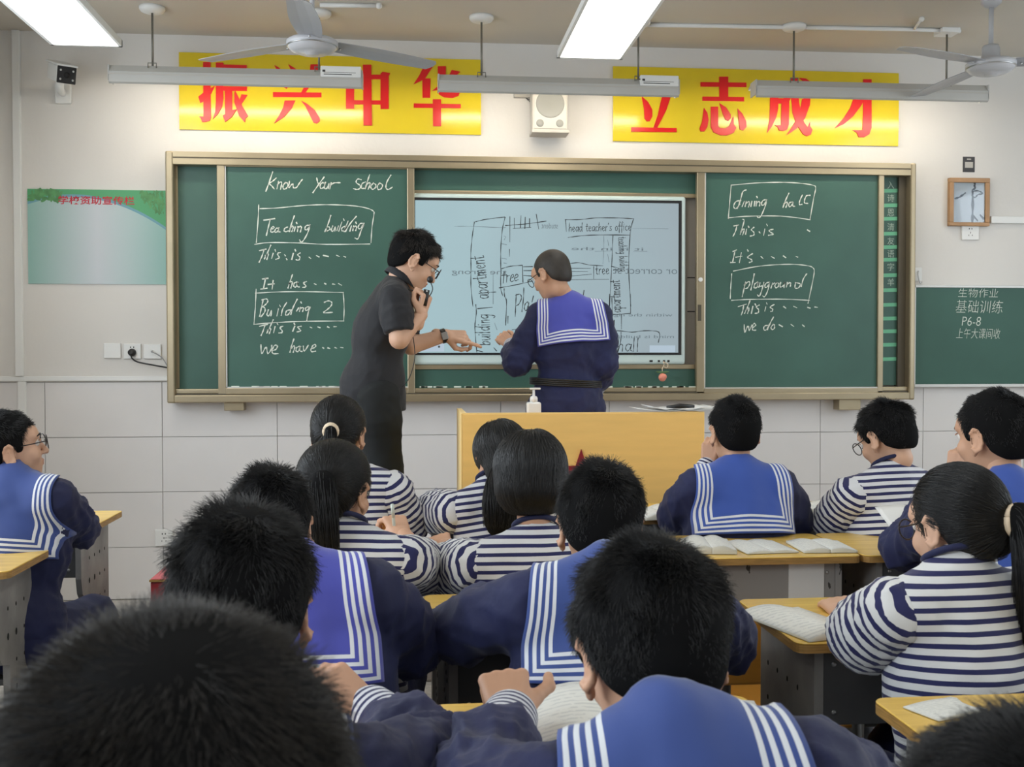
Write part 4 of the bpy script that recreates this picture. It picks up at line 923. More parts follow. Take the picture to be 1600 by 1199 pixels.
def surface_nets(f, lo, vx):
    S = f < 0; n = np.array(f.shape)
    cnt = np.zeros(n-1, np.int8)
    off = [(i, j, k) for i in (0, 1) for j in (0, 1) for k in (0, 1)]
    for i, j, k in off: cnt += S[i:n[0]-1+i, j:n[1]-1+j, k:n[2]-1+k]
    act = (cnt > 0) & (cnt < 8); idx = np.full(n-1, -1, np.int64); A = np.argwhere(act); idx[act] = np.arange(len(A))
    vals = {o: f[A[:,0]+o[0], A[:,1]+o[1], A[:,2]+o[2]] for o in off}
    acc = np.zeros((len(A), 3)); c = np.zeros(len(A))
    for o in off:
        for d in range(3):
            if o[d]: continue
            o2 = list(o); o2[d] = 1; o2 = tuple(o2); a, b = vals[o], vals[o2]; m = (a < 0) != (b < 0)
            t = np.where(m, a/(a-b+1e-12), 0); p = np.tile(np.array(o, float), (len(A), 1)); p[:, d] += t
            acc += p*m[:, None]; c += m
    V = lo+vx*(A+acc/c[:, None]); Q = []
    for d in range(3):
        e = [0, 0, 0]; e[d] = 1; u, w = [x for x in range(3) if x != d]
        a = S[:n[0]-e[0], :n[1]-e[1], :n[2]-e[2]]; b = S[e[0]:, e[1]:, e[2]:]; X = np.argwhere(a != b)
        X = X[(X[:, u] > 0) & (X[:, w] > 0) & (X[:, u] < n[u]-1) & (X[:, w] < n[w]-1)]
        du = np.zeros(3, int); du[u] = 1; dw = np.zeros(3, int); dw[w] = 1
        g = lambda Y: idx[Y[:,0], Y[:,1], Y[:,2]]
        q = np.stack([g(X-du-dw), g(X-dw), g(X), g(X-du)], -1); ins = S[X[:,0], X[:,1], X[:,2]]
        if d == 1: ins = ~ins
        q[~ins] = q[~ins][:, ::-1]; Q.append(q)
    Q = np.concatenate(Q); return V, Q[(Q >= 0).all(1)]
def vnormals(V, Q):
    a, b, c, d = (V[Q[:, i]] for i in range(4)); nf = np.cross(c-a, d-b); N = np.zeros_like(V)
    for i in range(4): np.add.at(N, Q[:, i], nf)
    return N/(np.linalg.norm(N, axis=1, keepdims=True)+1e-12)
def relax(V, Q, it=2, w=0.5):
    for _ in range(it):
        s_ = np.zeros_like(V); c = np.zeros(len(V))
        for i in range(4):
            for j in ((i+1) % 4, (i+3) % 4): np.add.at(s_, Q[:, i], V[Q[:, j]]); np.add.at(c, Q[:, i], 1)
        V = V*(1-w)+w*s_/np.maximum(c, 1)[:, None]
    return V
def folds(V, seed, lam=0.10, n=5):
    r = np.random.default_rng(seed); f = np.zeros(len(V)); warp = np.zeros(len(V))
    for i in range(3):
        k = r.normal(size=3); k = k/np.linalg.norm(k)*2*np.pi/(lam*2.6); warp += np.sin(V@k+r.uniform(0, 6.28))
    for i in range(n):
        k = r.normal(size=3); k = k/np.linalg.norm(k)*2*np.pi/(lam*r.uniform(0.7, 1.6)); x = np.sin(V@k+r.uniform(0, 6.28)+warp*1.1)
        f += (1-np.abs(x))**1.6-0.38
    return f/math.sqrt(n)
def put_mesh(name, V, Q, mt, parent, attrs=None, uv=None, label=None):
    me = raw_mesh(name, V-org_of(parent), Q); me.materials.append(M[mt] if isinstance(mt, str) else mt)
    for k, a in (attrs or {}).items():
        at = me.attributes.new(k, 'FLOAT', 'POINT'); at.data.foreach_set('value', np.asarray(a, np.float32))
    if uv is not None:
        l = me.uv_layers.new(name='edge'); li = np.empty(len(me.loops), np.int32); me.loops.foreach_get('vertex_index', li)
        l.data.foreach_set('uv', uv[li].astype(np.float32).ravel())
    o = bpy.data.objects.new(name, me); link(o, parent); ORG[o.name] = org_of(parent)
    if label: o['label'] = label
    return o

# ------------------------------------------------------------------ heads
def head_field(nose=1.0, kid=True):
    f = Field(0.022)
    f.ell((0, -0.012, 0.024), (0.0705, 0.088, 0.084)).ell((0, 0.026, -0.030), (0.056, 0.058, 0.072)).ell((0, 0.050, -0.072), (0.030, 0.026, 0.026))
    f.ell((0, 0.060, 0.040), (0.052, 0.028, 0.032))
    for s in (-1, 1):
        f.ell((0.034*s, 0.058, -0.022), (0.024, 0.022, 0.024), k=0.012); f.cone((0.016*s, 0.080, 0.030), (0.044*s, 0.070, 0.032), 0.007, 0.006, 0.010)
    for s in (-1, 1): f.sub((0.030*s, 0.096, 0.012), (0.017, 0.014, 0.011), k=0.010)
    f.cone((0, 0.080, 0.020), (0, 0.100*nose+0.001, -0.022), 0.0065, 0.0095, 0.007)
    for s in (-1, 1): f.ell((0.010*s, 0.090, -0.024), (0.007, 0.009, 0.006), k=0.005)
    f.ell((0, 0.0835, -0.046), (0.021, 0.0075, 0.0055), k=0.004); f.ell((0, 0.081, -0.056), (0.018, 0.0075, 0.006), k=0.004)
    f.sub((0, 0.094, -0.0510), (0.020, 0.006, 0.0016), k=0.003)
    f.cone((0, -0.018, -0.040), (0, -0.022, -0.075), 0.041, 0.041, 0.022)
    for s in (-1, 1):
        R = np.array(Matrix.Rotation(math.radians(-18*s), 3, 'Z'))
        f.ell((0.0745*s, -0.008, -0.006), (0.0060, 0.0155, 0.0290), R, k=0.004)
        pts = []
        for t in np.linspace(-0.9, 3.9, 8):
            q = R@np.array([0.0055*s, -0.0165*math.sin(t), 0.0285*math.cos(t)]); pts.append(np.array([0.0745*s, -0.010, -0.004])+q)
        f.chain(pts, [0.0042]*8, 0.004); f.ell((0.074*s, 0.0, -0.036), (0.006, 0.008, 0.009), k=0.004)
        f.sub((0.083*s, 0.000, -0.006), (0.006, 0.008, 0.014), R, k=0.003)
    return f
HEADS = {}
def head_mesh(vx, nose=1.0):
    k = (round(vx*1e4), nose)
    if k not in HEADS:
        V, Q = head_field(nose).mesh(vx); V = relax(V, Q, 1, 0.3)
        lip = np.exp(-(((V[:,0])/0.017)**4+((V[:,2]+0.051)/0.0095)**4))*(V[:,1] > 0.080)
        HEADS[k] = (V, Q, np.clip(lip, 0, 1)*0.7)
    return HEADS[k]
def zline(tab):
    ys, zs = zip(*tab)
    return lambda P: (np.interp(P[..., 1], ys, zs)-P[..., 2])*0.75
def hair_field(style, puff=0.0):
    f = Field(0.02)
    if style in ('short', 'buzz'):
        g = 0.0035 if style == 'buzz' else 0.010+puff
        f.ell((0, -0.014, 0.026+g*0.5), (0.0715+g, 0.089+g, 0.086+g)).ell((0, -0.048, -0.018), (0.058+g*0.5, 0.044+g*0.5, 0.055))
        f.cut(zline([(-0.2, -0.062), (-0.06, -0.058), (-0.035, -0.035), (-0.022, 0.014), (0.004, 0.022), (0.012, -0.006), (0.030, -0.004), (0.036, 0.045), (0.06, 0.066), (0.2, 0.075)]), 0.008)
    elif style == 'bob':
        f.ell((0, -0.012, 0.028), (0.090, 0.106, 0.096)).ell((0, -0.028, -0.028), (0.088, 0.086, 0.072))
        f.cut(zline([(-0.2, -0.094), (0.0, -0.086), (0.040, -0.08), (0.052, 0.03), (0.2, 0.04)]), 0.012)
    elif style == 'long':
        f.ell((0, -0.013, 0.030), (0.082, 0.099, 0.092)).ell((0, -0.045, -0.04), (0.078, 0.058, 0.075)).ell((0, -0.072, -0.11), (0.060, 0.036, 0.07)).ell((0.0, -0.088, -0.22), (0.050, 0.026, 0.10))
        f.cut(zline([(-0.2, -0.4), (0.0, -0.3), (0.028, -0.07), (0.040, 0.03), (0.06, 0.055), (0.2, 0.06)]), 0.012)
    else:
        f.ell((0, -0.014, 0.031), (0.080, 0.098, 0.090)).ell((0, -0.045, -0.02), (0.066, 0.054, 0.062))
        f.cut(zline([(-0.2, -0.070), (-0.06, -0.068), (-0.030, -0.032), (-0.018, 0.002), (0.004, 0.010), (0.014, -0.03), (0.024, -0.028), (0.034, 0.035), (0.06, 0.060), (0.2, 0.066)]), 0.010)
    return f
HAIRM = {}
def hair_mesh(style, puff, vx):
    k = (style, puff, round(vx*1e4))
    if k not in HAIRM:
        f = hair_field(style, puff); V, Q = f.mesh(vx); V = relax(V, Q, 2); HAIRM[k] = (f, V, Q)
    return HAIRM[k]
def unit(v): return v/(np.linalg.norm(v, axis=-1, keepdims=True)+1e-9)
def strand_curves(name, P, r0, parent, mt, tip=0.35):
    n, m = P.shape[:2]; hc = bpy.data.hair_curves.new(name); hc.add_curves([m]*n)
    P = P-org_of(parent)
    hc.attributes['position'].data.foreach_set('vector', P.astype(np.float32).ravel())
    ra = hc.attributes.get('radius') or hc.attributes.new('radius', 'FLOAT', 'POINT')
    rr = np.tile(np.linspace(1.0, tip, m)*r0, n); ra.data.foreach_set('value', rr.astype(np.float32))
    hc.materials.append(M[mt]); o = bpy.data.objects.new(name, hc); link(o, parent); ORG[o.name] = org_of(parent); o['kind'] = 'stuff'
    return o
def make_strands(style, puff, vx, n, length, rng, tie=None, up=0.5):
    f, V, Q = hair_mesh(style, puff, vx)
    if style in ('short', 'buzz'):
        ok = V[:, 2] > np.interp(V[:,1], [-0.1, -0.03, 0.0, 0.1], [-0.07, -0.02, 0.01, 0.05])
        V0 = V[ok] if ok.any() else V
    elif style in ('bob', 'long'): V0 = V[(V[:, 2] > -0.01) & (V[:, 1] < 0.06)]
    else: V0 = V
    I = rng.integers(0, len(V0), n); p = V0[I]+rng.normal(size=(n, 3))*vx*0.4; nn = f.grad(p); sd = f.eval(p)[:, None]; p = p-nn*(sd+0.004)
    out = [p]; m = 4 if style in ('short', 'buzz') else 9
    wh = np.array([0.008, -0.062, 0.10])
    if style in ('short', 'buzz'):
        fl = unit(p-wh); dn = np.array([0, -0.15, -1.0]); w = np.clip((p[:, 2:3]-0.02)/0.06, 0, 1)
        fl = fl*w+dn*(1-w); fl = fl-nn*(fl*nn).sum(1, keepdims=True); fl = unit(fl)
        clump = np.sin(p@np.array([[90, 40, -60], [-50, 110, 30], [40, -70, 100]]).T*1.0)*0.35
        L = length*rng.uniform(0.6, 1.25, (n, 1))*np.interp(p[:, 2:3], [-0.06, 0.0, 0.06], [0.35, 0.62, 1.0])
        upw = up*np.interp(p[:, 2:3], [-0.05, 0.02, 0.08], [0.25, 0.6, 1.0])
        d = unit(nn*upw+fl*0.8+clump*1.1+rng.normal(size=(n, 3))*0.16)
        for i in range(m-1):
            p = p+d*L/(m-1); d = unit(d+fl*0.16-nn*0.05+rng.normal(size=(n, 3))*0.05); out.append(p)
    else:
        off = rng.uniform(-0.002, 0.0045, (n, 1)); st = length/(m-1)
        jit = rng.normal(size=(n, 3))*0.05
        for i in range(m-1):
            if tie is not None: g = unit(tie-p)
            else: g = np.tile([0, -0.05, -1.0], (n, 1))
            t = g-nn*(g*nn).sum(1, keepdims=True)
            if tie is None and i == 0: t = t+unit(p*np.array([1, 0.4, 0]))*0.4
            t = unit(t+jit); p = p+t*st*(np.minimum(1, np.linalg.norm(tie-p, axis=1, keepdims=True)/0.02) if tie is not None else 1)
            if tie is None:
                bad = (f.eval(p) > 0.012) | (p[:, 2] < (-0.094 if style == 'bob' else -0.30)); p = np.where(bad[:, None], out[-1]+(out[-1]-out[-2] if len(out) > 1 else 0)*0.02, p)
            nn = f.grad(p); sd = f.eval(p)[:, None]; lim = np.where(sd > 0.02, 0, 1) if tie is None else 1
            p = p-nn*(sd-off)*np.where(np.abs(sd) < 0.03, 1, 0.2)*lim; out.append(p)
    return np.stack(out, 1)
def bundle(path, radii, n, rng, m=12, flare=1.0):
    """strands running along a path, for ponytails"""
    pts = np.array(smooth_line(path, 6)); t = np.linspace(0, 1, len(pts)); tt = np.linspace(0, 1, m)
    C_ = np.stack([np.interp(tt, t, pts[:, i]) for i in range(3)], 1); rr = np.interp(tt, np.linspace(0, 1, len(radii)), radii)
    T = unit(np.gradient(C_, axis=0)); A = unit(np.cross(T, [1.0, 0.2, 0.1])); B = np.cross(T, A)
    a = rng.uniform(0, 6.28, n); q = np.sqrt(rng.uniform(0.45, 1.05, n)); tw = rng.normal(0, 0.25, n)
    P = np.zeros((n, m, 3))
    for i in range(m):
        w = a+tw*tt[i]; P[:, i] = C_[i]+(np.cos(w)*q*rr[i])[:, None]*A[i]+(np.sin(w)*q*rr[i])[:, None]*B[i]
    P += np.cumsum(rng.normal(size=P.shape)*0.0011, axis=1)
    return P
CURL = {'relaxed': [(22, 28, 18)]*4, 'curl': [(45, 50, 30)]*4, 'fist': [(68, 85, 50)]*4, 'point': [(6, 10, 6), (40, 50, 30), (52, 60, 35), (60, 65, 40)], 'pen': [(48, 48, 22), (54, 52, 26), (60, 60, 35), (66, 66, 40)]}
def hand_mesh(w, d, n, side, pose, s, vx, thumb=0.5):
    """w wrist point, d finger direction, n back-of-hand normal, side +1 right, -1 left"""
    d = unit(np.asarray(d, float)); n = unit(np.asarray(n, float)-d*d.dot(np.asarray(n, float))); x = -np.cross(d, n)*side
    L = lambda a, b, c: np.asarray(w)+s*(x*a+d*b+n*c)
    f = Field(0.006*s)
    f.cone(L(0, -0.045, 0), L(0, 0.012, 0), 0.024*s, 0.023*s, 0.012); f.cone(L(0.008, -0.045, 0), L(0.012, 0.012, 0), 0.020*s, 0.020*s, 0.012)
    xs = (0.029, 0.0095, -0.0095, -0.027); ln = ((0.040, 0.025, 0.020), (0.045, 0.028, 0.022), (0.042, 0.026, 0.021), (0.033, 0.020, 0.018)); rr = (0.0088, 0.0092, 0.0086, 0.0078)
    for i in range(4):
        base = (xs[i], 0.083-abs(xs[i]+0.0)*0.16, 0.002); f.cone(L(xs[i]*0.55, 0.010, 0), L(*base), 0.0150*s, 0.0112*s, 0.007)
        a = 0; p = np.array(base); ang = CURL[pose][i]; r = rr[i]
        for j in range(3):
            a += math.radians(ang[j]); q = p+ln[i][j]*np.array([xs[i]*0.12/0.03*0.25*(1 if j == 0 else 0), math.cos(a), -math.sin(a)])
            f.cone(L(*p), L(*q), (r+0.0008)*s, r*0.93*s, 0.004); r *= 0.93; p = q
    b = np.array([0.022, 0.018, -0.006]); t1 = b+np.array([0.022, 0.030, -0.016-0.01*thumb]); t2 = t1+np.array([0.012-0.022*thumb, 0.028, -0.010]); t3 = t2+np.array([-0.004-0.012*thumb, 0.024, -0.004])
    f.cone(L(*b), L(*t1), 0.0165*s, 0.0125*s, 0.010).cone(L(*t1), L(*t2), 0.0115*s, 0.0100*s, 0.004).cone(L(*t2), L(*t3), 0.0100*s, 0.0082*s, 0.004)
    V, Q = f.mesh(vx); return relax(V, Q, 1, 0.35), Q
def jin(meshes):
    V = []; Q = []; b = 0
    for v, q in meshes: V.append(v); Q.append(q+b); b += len(v)
    return np.concatenate(V), np.concatenate(Q)

# ------------------------------------------------------------------ people
DX, DZ = np.array([1.0, 0, 0]), np.array([0, 0, 1.0])
def person(label, H, s=1.0, yaw=0, pitch=-8, roll=0, style='short', cloth='jacket', tyaw=0, lean=6, side=0, N=None, sw=0.150, pelvis=None,
           R=None, Lf=None, hr=None, hl=None, hair='hair', puff=0.0, hlen=0.024, hn=3500, hrad=0.0006, hup=0.55, glasses=False, face=False,
           collar='collar', seat=True, cuff=True, skin='skin', sleeve=0.80, tail=None, tie=None, tierad=0.02, fold=1.0, hips=None, feetz=0.0, vox=None, fit=1.0, crot=0.0, cw=0.165, ch=0.215, shift=0.0, stripemat='stripe', headvx=None, tiemat=None, knees=None, ankles=None, seed=None, hem=-0.03, cup=0.042, tiethick=0.0055):
    H = np.asarray(H, float); seed = int(abs(H[0]*1000+H[1]*77+H[2]*13)) if seed is None else seed; rng = np.random.default_rng(seed)
    vox = vox or (0.0085 if H[1] > 1.5 else 0.007); hv = headvx or (0.0048 if H[1] > 3 else 0.0042)
    RH = np.array(Matrix.Rotation(math.radians(yaw), 3, 'Z') @ Matrix.Rotation(math.radians(pitch), 3, 'X') @ Matrix.Rotation(math.radians(roll), 3, 'Y'))
    T = frame_of(tyaw, lean, side); u, fw, up = T[:, 0], T[:, 1], T[:, 2]
    if N is None: N = H+RH@np.array([0, -0.034, -0.10])*s+up*-0.06*s
    N = np.asarray(N, float); hb = H+RH@np.array([0, -0.02, -0.05])*s
    SR = N+u*sw*s-up*0.050; SL = N-u*sw*s-up*0.050
    if pelvis is None: pelvis = np.array([N[0]-up[0]*0.42, N[1]-up[1]*0.45-0.02, 0.50])
    pelvis = np.asarray(pelvis, float); pu = unit(np.array([u[0], u[1], 0.0])); pf = unit(np.array([fw[0], fw[1], 0.0]))
    t = thing('person', label, 'person', (pelvis[0], pelvis[1], feetz)); 
    ER, WR = [np.asarray(a, float) for a in (R or (SR+np.array([0.07, 0.10, -0.20]), SR+np.array([-0.02, 0.32, -0.13])))]
    EL, WL = [np.asarray(a, float) for a in (Lf or (SL+np.array([-0.07, 0.10, -0.20]), SL+np.array([0.02, 0.32, -0.13])))]
    HR, HL = pelvis+pu*0.085, pelvis-pu*0.085
    if seat: KR, KL = HR+pf*0.36-DZ*0.02, HL+pf*0.36-DZ*0.02; AR, AL = np.array([KR[0], KR[1]-0.02, feetz+0.09]), np.array([KL[0], KL[1]-0.02, feetz+0.09])
    else:
        KR, KL = knees if knees else (HR-DZ*0.42+pf*0.02, HL-DZ*0.42+pf*0.02); AR, AL = ankles if ankles else (np.array([HR[0], HR[1], feetz+0.09]), np.array([HL[0], HL[1], feetz+0.09]))
    KR, KL, AR, AL = map(lambda a: np.asarray(a, float), (KR, KL, AR, AL))
    chest = N-up*0.19+fw*0.015; belly = (N-up*0.36)*0.5+pelvis*0.5+fw*0.01
    # body: one continuous skin
    f = Field(0.03)
    f.cone(hb, N, 0.040*s, 0.044*s, 0.02); f.cone(N-up*0.05, chest, 0.070, 0.095).cone(chest, belly, 0.10, 0.095).cone(belly, pelvis, 0.095, 0.10).cone(HL, HR, 0.07, 0.07)
    f.cone(SL+u*0.03, SR-u*0.03, 0.044, 0.044, 0.02)
    for S_, E_, W_ in ((SR, ER, WR), (SL, EL, WL)):
        f.cone(S_, E_, 0.043*s, 0.037*s).cone(E_, W_, 0.037*s, 0.0265*s, 0.012)
    for h_, k_, a_ in ((HR, KR, AR), (HL, KL, AL)): f.cone(h_, k_, 0.065, 0.048).cone(k_, a_, 0.048, 0.032)
    V, Q = f.mesh(vox*1.05); V = relax(V, Q, 1); parts = [(V, Q)]
    hV, hQ, lip = head_mesh(hv, 1.0); parts.append((H+s*hV@RH.T, hQ))
    for hh, W_, E_, sd in ((hr, WR, ER, 1), (hl, WL, EL, -1)):
        d0 = unit(W_-E_)
        if hh is None: hh = (d0+np.array([0, 0.1, -0.1]), np.array([0, -0.2, 1.0]), 'relaxed')
        v, q = hand_mesh(W_, hh[0], hh[1], sd, hh[2], 0.90*s, hh[3] if len(hh) > 3 else 0.0048, hh[4] if len(hh) > 4 else 0.5); parts.append((v, q))
    V, Q = jin(parts); la = np.zeros(len(V)); la[len(parts[0][0]):len(parts[0][0])+len(lip)] = lip
    put_mesh('body', V, Q, skin, t, {'lip': la})
    hw = lambda p: H+s*(RH@np.asarray(p, float))
    if face:
        for sg in (-1, 1):
            e = hw((0.0295*sg, 0.0720, 0.0115)); eo = MB().sphere(e, 0.0115*s, 14, 10).build('eye', 'eye', t, smooth=True)
            MB().sphere(hw((0.0295*sg, 0.0795, 0.0105)), (0.0052*s,)*3, 10, 8).build('iris', 'iris', eo, smooth=True)
            MB().tube([hw((0.012*sg, 0.0885, 0.030)), hw((0.030*sg, 0.0885, 0.036)), hw((0.048*sg, 0.076, 0.031))], [0.0022, 0.0030, 0.0014], 6).build('eyebrow', hair, t, smooth=True)
            MB().tube([hw((0.019*sg, 0.085, 0.017)), hw((0.030*sg, 0.0875, 0.0195)), hw((0.042*sg, 0.081, 0.016))], [0.0016, 0.0020, 0.0014], 6).build('eyelid', skin, t, smooth=True)
    # hair
    hf, hv_, hq = hair_mesh(style, puff, hv)
    ho = put_mesh('hair', H+s*hv_@RH.T, hq, 'haircap' if style == 'short' else ('hair' if style != 'buzz' else hair), t)
    tl = np.asarray(tie, float) if tie is not None else None
    S = make_strands(style, puff, hv, hn, hlen, rng, tl, hup)
    strand_curves('hair_strands', H+s*S@RH.T, hrad, ho, hair)
    if tail:
        path, radii, nt = tail; path = [np.asarray(p, float) for p in path]
        f = Field(0.02); sp = smooth_line(path, 3); rs = np.interp(np.linspace(0, 1, len(sp)), np.linspace(0, 1, len(radii)), radii)*0.9
        for i in range(len(sp)-1): f.cone(sp[i], sp[i+1], rs[i], rs[i+1])
        V, Q = f.mesh(0.007); po = put_mesh('ponytail', relax(V, Q, 2), Q, 'haircap', ho)
        strand_curves('ponytail_strands', bundle(path, radii, nt, rng), hrad, ho, hair)
        if tiemat:
            p0, d0 = path[0]*0.5+path[1]*0.5 if len(path) > 3 else path[0], unit(path[1]-path[0]); a = unit(np.cross(d0, [0.3, 0.1, 1])); b = np.cross(d0, a); mb = MB()
            p0 = path[0]+d0*0.012
            for rr_, of in ((tierad, 0), (tierad*1.06, 0.006), (tierad*0.96, -0.006)):
                mb.tube([p0+d0*of+(a*math.cos(w)+b*math.sin(w))*rr_ for w in np.linspace(0, 2*math.pi, 17)], tiethick, 8)
            mb.build('hair_tie', tiemat, ho, smooth=True)
    if glasses:
        mb = MB()
        for sg in (-1, 1):
            c = np.array([0.032*sg, 0.102, 0.008]); mb.tube([hw(c+np.array([0.0225*math.cos(w), 0.002-0.006*sg*math.cos(w)*0.6, 0.0205*math.sin(w)])) for w in np.linspace(0, 2*math.pi, 21)], 0.0013*s+0.0004, 6)
            mb.tube([hw((0.0545*sg, 0.098, 0.013)), hw((0.066*sg, 0.06, 0.013)), hw((0.0765*sg, -0.002, 0.014)), hw((0.077*sg, -0.014, 0.002))], 0.0014*s+0.0003, 6)
        mb.tube([hw((-0.010, 0.103, 0.010)), hw((0, 0.106, 0.013)), hw((0.010, 0.103, 0.010))], 0.0014, 6)
        mb.build('glasses', 'glassframe', t, smooth=True)
    # garments
    ax = np.stack([u, fw, up], 1)
    def torso(g=1.0):
        f = Field(0.045)
        f.cone(SL+u*0.03, SR-u*0.03, 0.058*g, 0.058*g).ell(chest, (0.172*g*fit, 0.122*g, 0.165), ax).ell(belly, (0.165*g*fit, 0.125*g, 0.17), ax).cone(N-up*0.035, chest, 0.070, 0.09)
        f.cone(N+up*0.012, SR-u*0.035, 0.048, 0.058*g, 0.02).cone(N+up*0.012, SL+u*0.035, 0.048, 0.058*g, 0.02)
        f.ell(pelvis+DZ*0.035, (0.165*fit, 0.13, 0.11), None) if seat else f.cone(belly, pelvis-DZ*0.02, 0.135*fit, 0.145*fit)
        if not seat: f.cut(lambda P: (pelvis[2]+hem)-P[..., 2], 0.004)
        return f
    if cloth == 'jacket':
        f = torso(1.02)
        for S_, E_, W_ in ((SR, ER, WR), (SL, EL, WL)):
            m_ = S_*0.5+E_*0.5; w_ = W_-unit(W_-E_)*0.062
            f.chain([S_-(S_-N)*0.12, m_, E_, E_*0.5+W_*0.5, w_], [0.063, 0.060, 0.061, 0.056, 0.0405], 0.03)
        V, Q = f.mesh(vox); V = relax(V, Q, 2); nn = vnormals(V, Q)
        arm = np.minimum(*[np.linalg.norm(V-e, axis=1) for e in (ER, EL)]); amp = (0.0045+0.0070*np.exp(-(arm/0.15)**2))*fold
        V = V+nn*(folds(V, seed, 0.095)*amp+folds(V, seed+4, 0.048)*amp*(0.30 if H[1] < 1.6 else 0.12))[:, None]; jk = put_mesh('jacket', V, Q, 'navy', t)
        for S_, E_, W_, nm in ((SR, ER, WR, 'cuff'), (SL, EL, WL, 'cuff')):
            if not cuff: continue
            d = unit(W_-E_); p = W_-d*0.075; f = Field(0.004); f.cone(p, W_-d*0.002, 0.0445, 0.0365)
            V, Q = f.mesh(0.005); put_mesh('cuff', relax(V, Q, 1), Q, 'cuff', t, {'stripe': V@d+5})
    elif cloth in ('tee', 'polo'):
        mt = stripemat if cloth == 'tee' else 'blackcloth'
        f = torso(1.0); V, Q = f.mesh(vox); V = relax(V, Q, 2); nn = vnormals(V, Q); V = V+nn*(folds(V, seed, 0.12)*0.0032*fold)[:, None]
        put_mesh('shirt', V, Q, mt, t, {'stripe': (V-N)@unit(up*0.8+DZ*0.2)+5+folds(V, seed+5, 0.3)*0.0015})
        for S_, E_ in ((SR, ER), (SL, EL)):
            d = unit(E_-S_); e_ = S_+(E_-S_)*sleeve; f = Field(0.02); sg = 1 if (S_-N)@u > 0 else -1
            f.chain([S_-u*0.040*sg, S_+d*0.015, S_*0.45+e_*0.55, e_], [0.057, 0.062, 0.068, 0.071 if cloth == 'tee' else 0.064], 0.02)
            f.cut(lambda P, e_=e_, d=d: (P-e_)@d, 0.006)
            V, Q = f.mesh(vox); V = relax(V, Q, 1); nn = vnormals(V, Q); V = V+nn*(folds(V, seed+9, 0.075)*0.0050*fold)[:, None]
            put_mesh('sleeve', V, Q, mt, t, {'stripe': (V-S_)@d+5})
        # neckband
        c0 = N+up*0.047; mb = MB(); rad = 0.050*s+0.002
        cm = 'navy' if cloth == 'tee' else 'blackcloth'
        ring = [c0+(u*math.cos(w)*rad*1.04+fw*(math.sin(w)*rad*0.96+0.008))-up*(0.018*math.sin(w)+0.004) for w in np.linspace(0, 2*math.pi, 25)]
        mb.tube(ring, 0.0065, 8); mb.build('neckband', cm, t, smooth=True)
        if cloth == 'polo':
            mb = MB(); nseg = 22; Vv = []; 
            for i in range(nseg+1):
                w = math.pi*(0.62+1.76*i/nseg); r0 = rad
                q = c0+u*math.cos(w)*r0+fw*(math.sin(w)*r0*0.95+0.008)-up*(0.014*math.sin(w))
                o_ = unit(u*math.cos(w)+fw*math.sin(w)); Vv += [q+up*0.026-o_*0.001, q+up*0.024+o_*0.008, q-up*0.018+o_*0.026]
            mb.add(Vv, [(3*i+j, 3*i+j+1, 3*i+4+j, 3*i+3+j) for i in range(nseg) for j in range(2)])
            o = mb.build('shirt_collar', 'blackcloth', t, smooth=True); md = o.modifiers.new('thick', 'SOLIDIFY'); md.thickness = 0.003
    # sailor collar draped over the back
    if cloth == 'jacket' and collar:
        bv = BVHTree.FromPolygons([tuple(v) for v in V_of(jk)+org_of(jk)], Q_of(jk))
        n1, n2 = 34, 34; Vc = []; uv = []; okc = []
        Tc = T@np.array(Matrix.Rotation(math.radians(crot), 3, 'Y')); uc, fc, upc = Tc[:, 0], Tc[:, 1], Tc[:, 2]
        for j in range(n2+1):
            v = j/n2; a = math.radians(78*(1-min(1, v/0.42))**1.2+4)
            for i in range(n1+1):
                uu = -1+2*i/n1; hwid = cw*(0.86+0.14*min(1, v*1.6))
                dirv = fc*math.cos(a)-upc*math.sin(a); tgt = N+uc*(uu*hwid+shift)+upc*(cup-max(0, v-0.13)*(ch+0.03)*1.08-0.055*abs(uu)**1.3*(1-v))+fc*(0.008-0.05*(1-v)*0)
                o_ = tgt-dirv*0.25
                hit, nrm, _, dd = bv.ray_cast(Vector(o_), Vector(dirv), 0.5)
                p = np.array(hit) if hit is not None else tgt
                rip = 0.0035*math.sin(uu*5+seed)*v+0.003*math.sin(uu*9+v*4+seed)*v
                Vc.append(p-dirv*(0.007+0.010*v*v+rip)); uv.append(((1-abs(uu))*cw, (1-v)*(ch+0.03)+0.0))
        Vc = np.array(Vc); G_ = Vc.reshape(n2+1, n1+1, 3)
        for _ in range(3):
            G2 = G_.copy(); G2[1:-1, 1:-1] = 0.5*G_[1:-1, 1:-1]+0.125*(G_[:-2, 1:-1]+G_[2:, 1:-1]+G_[1:-1, :-2]+G_[1:-1, 2:]); G2[1:-1, 0] = 0.5*G_[1:-1, 0]+0.25*(G_[:-2, 0]+G_[2:, 0]); G2[1:-1, -1] = 0.5*G_[1:-1, -1]+0.25*(G_[:-2, -1]+G_[2:, -1]); G_ = G2
        Vc = G_.reshape(-1, 3)
        Qc = np.array([(j*(n1+1)+i, j*(n1+1)+i+1, (j+1)*(n1+1)+i+1, (j+1)*(n1+1)+i) for j in range(n2) for i in range(n1)])
        co = put_mesh('sailor_collar', Vc, Qc, collar, t, uv=np.array(uv)); md = co.modifiers.new('thick', 'SOLIDIFY'); md.thickness = 0.003; md.offset = -1
    # trousers and shoes
    f = Field(0.035); wd_ = 1.0 if seat else 1.12
    f.ell(pelvis, (0.155*fit, 0.13, 0.10)) if seat else f.cone(HL-DZ*0.08, HR-DZ*0.08, 0.090, 0.090)
    for h_, k_, a_ in ((HR, KR, AR), (HL, KL, AL)): f.cone(h_, k_, 0.085*wd_, 0.068*wd_).cone(k_, a_, 0.066*wd_, 0.055*wd_)
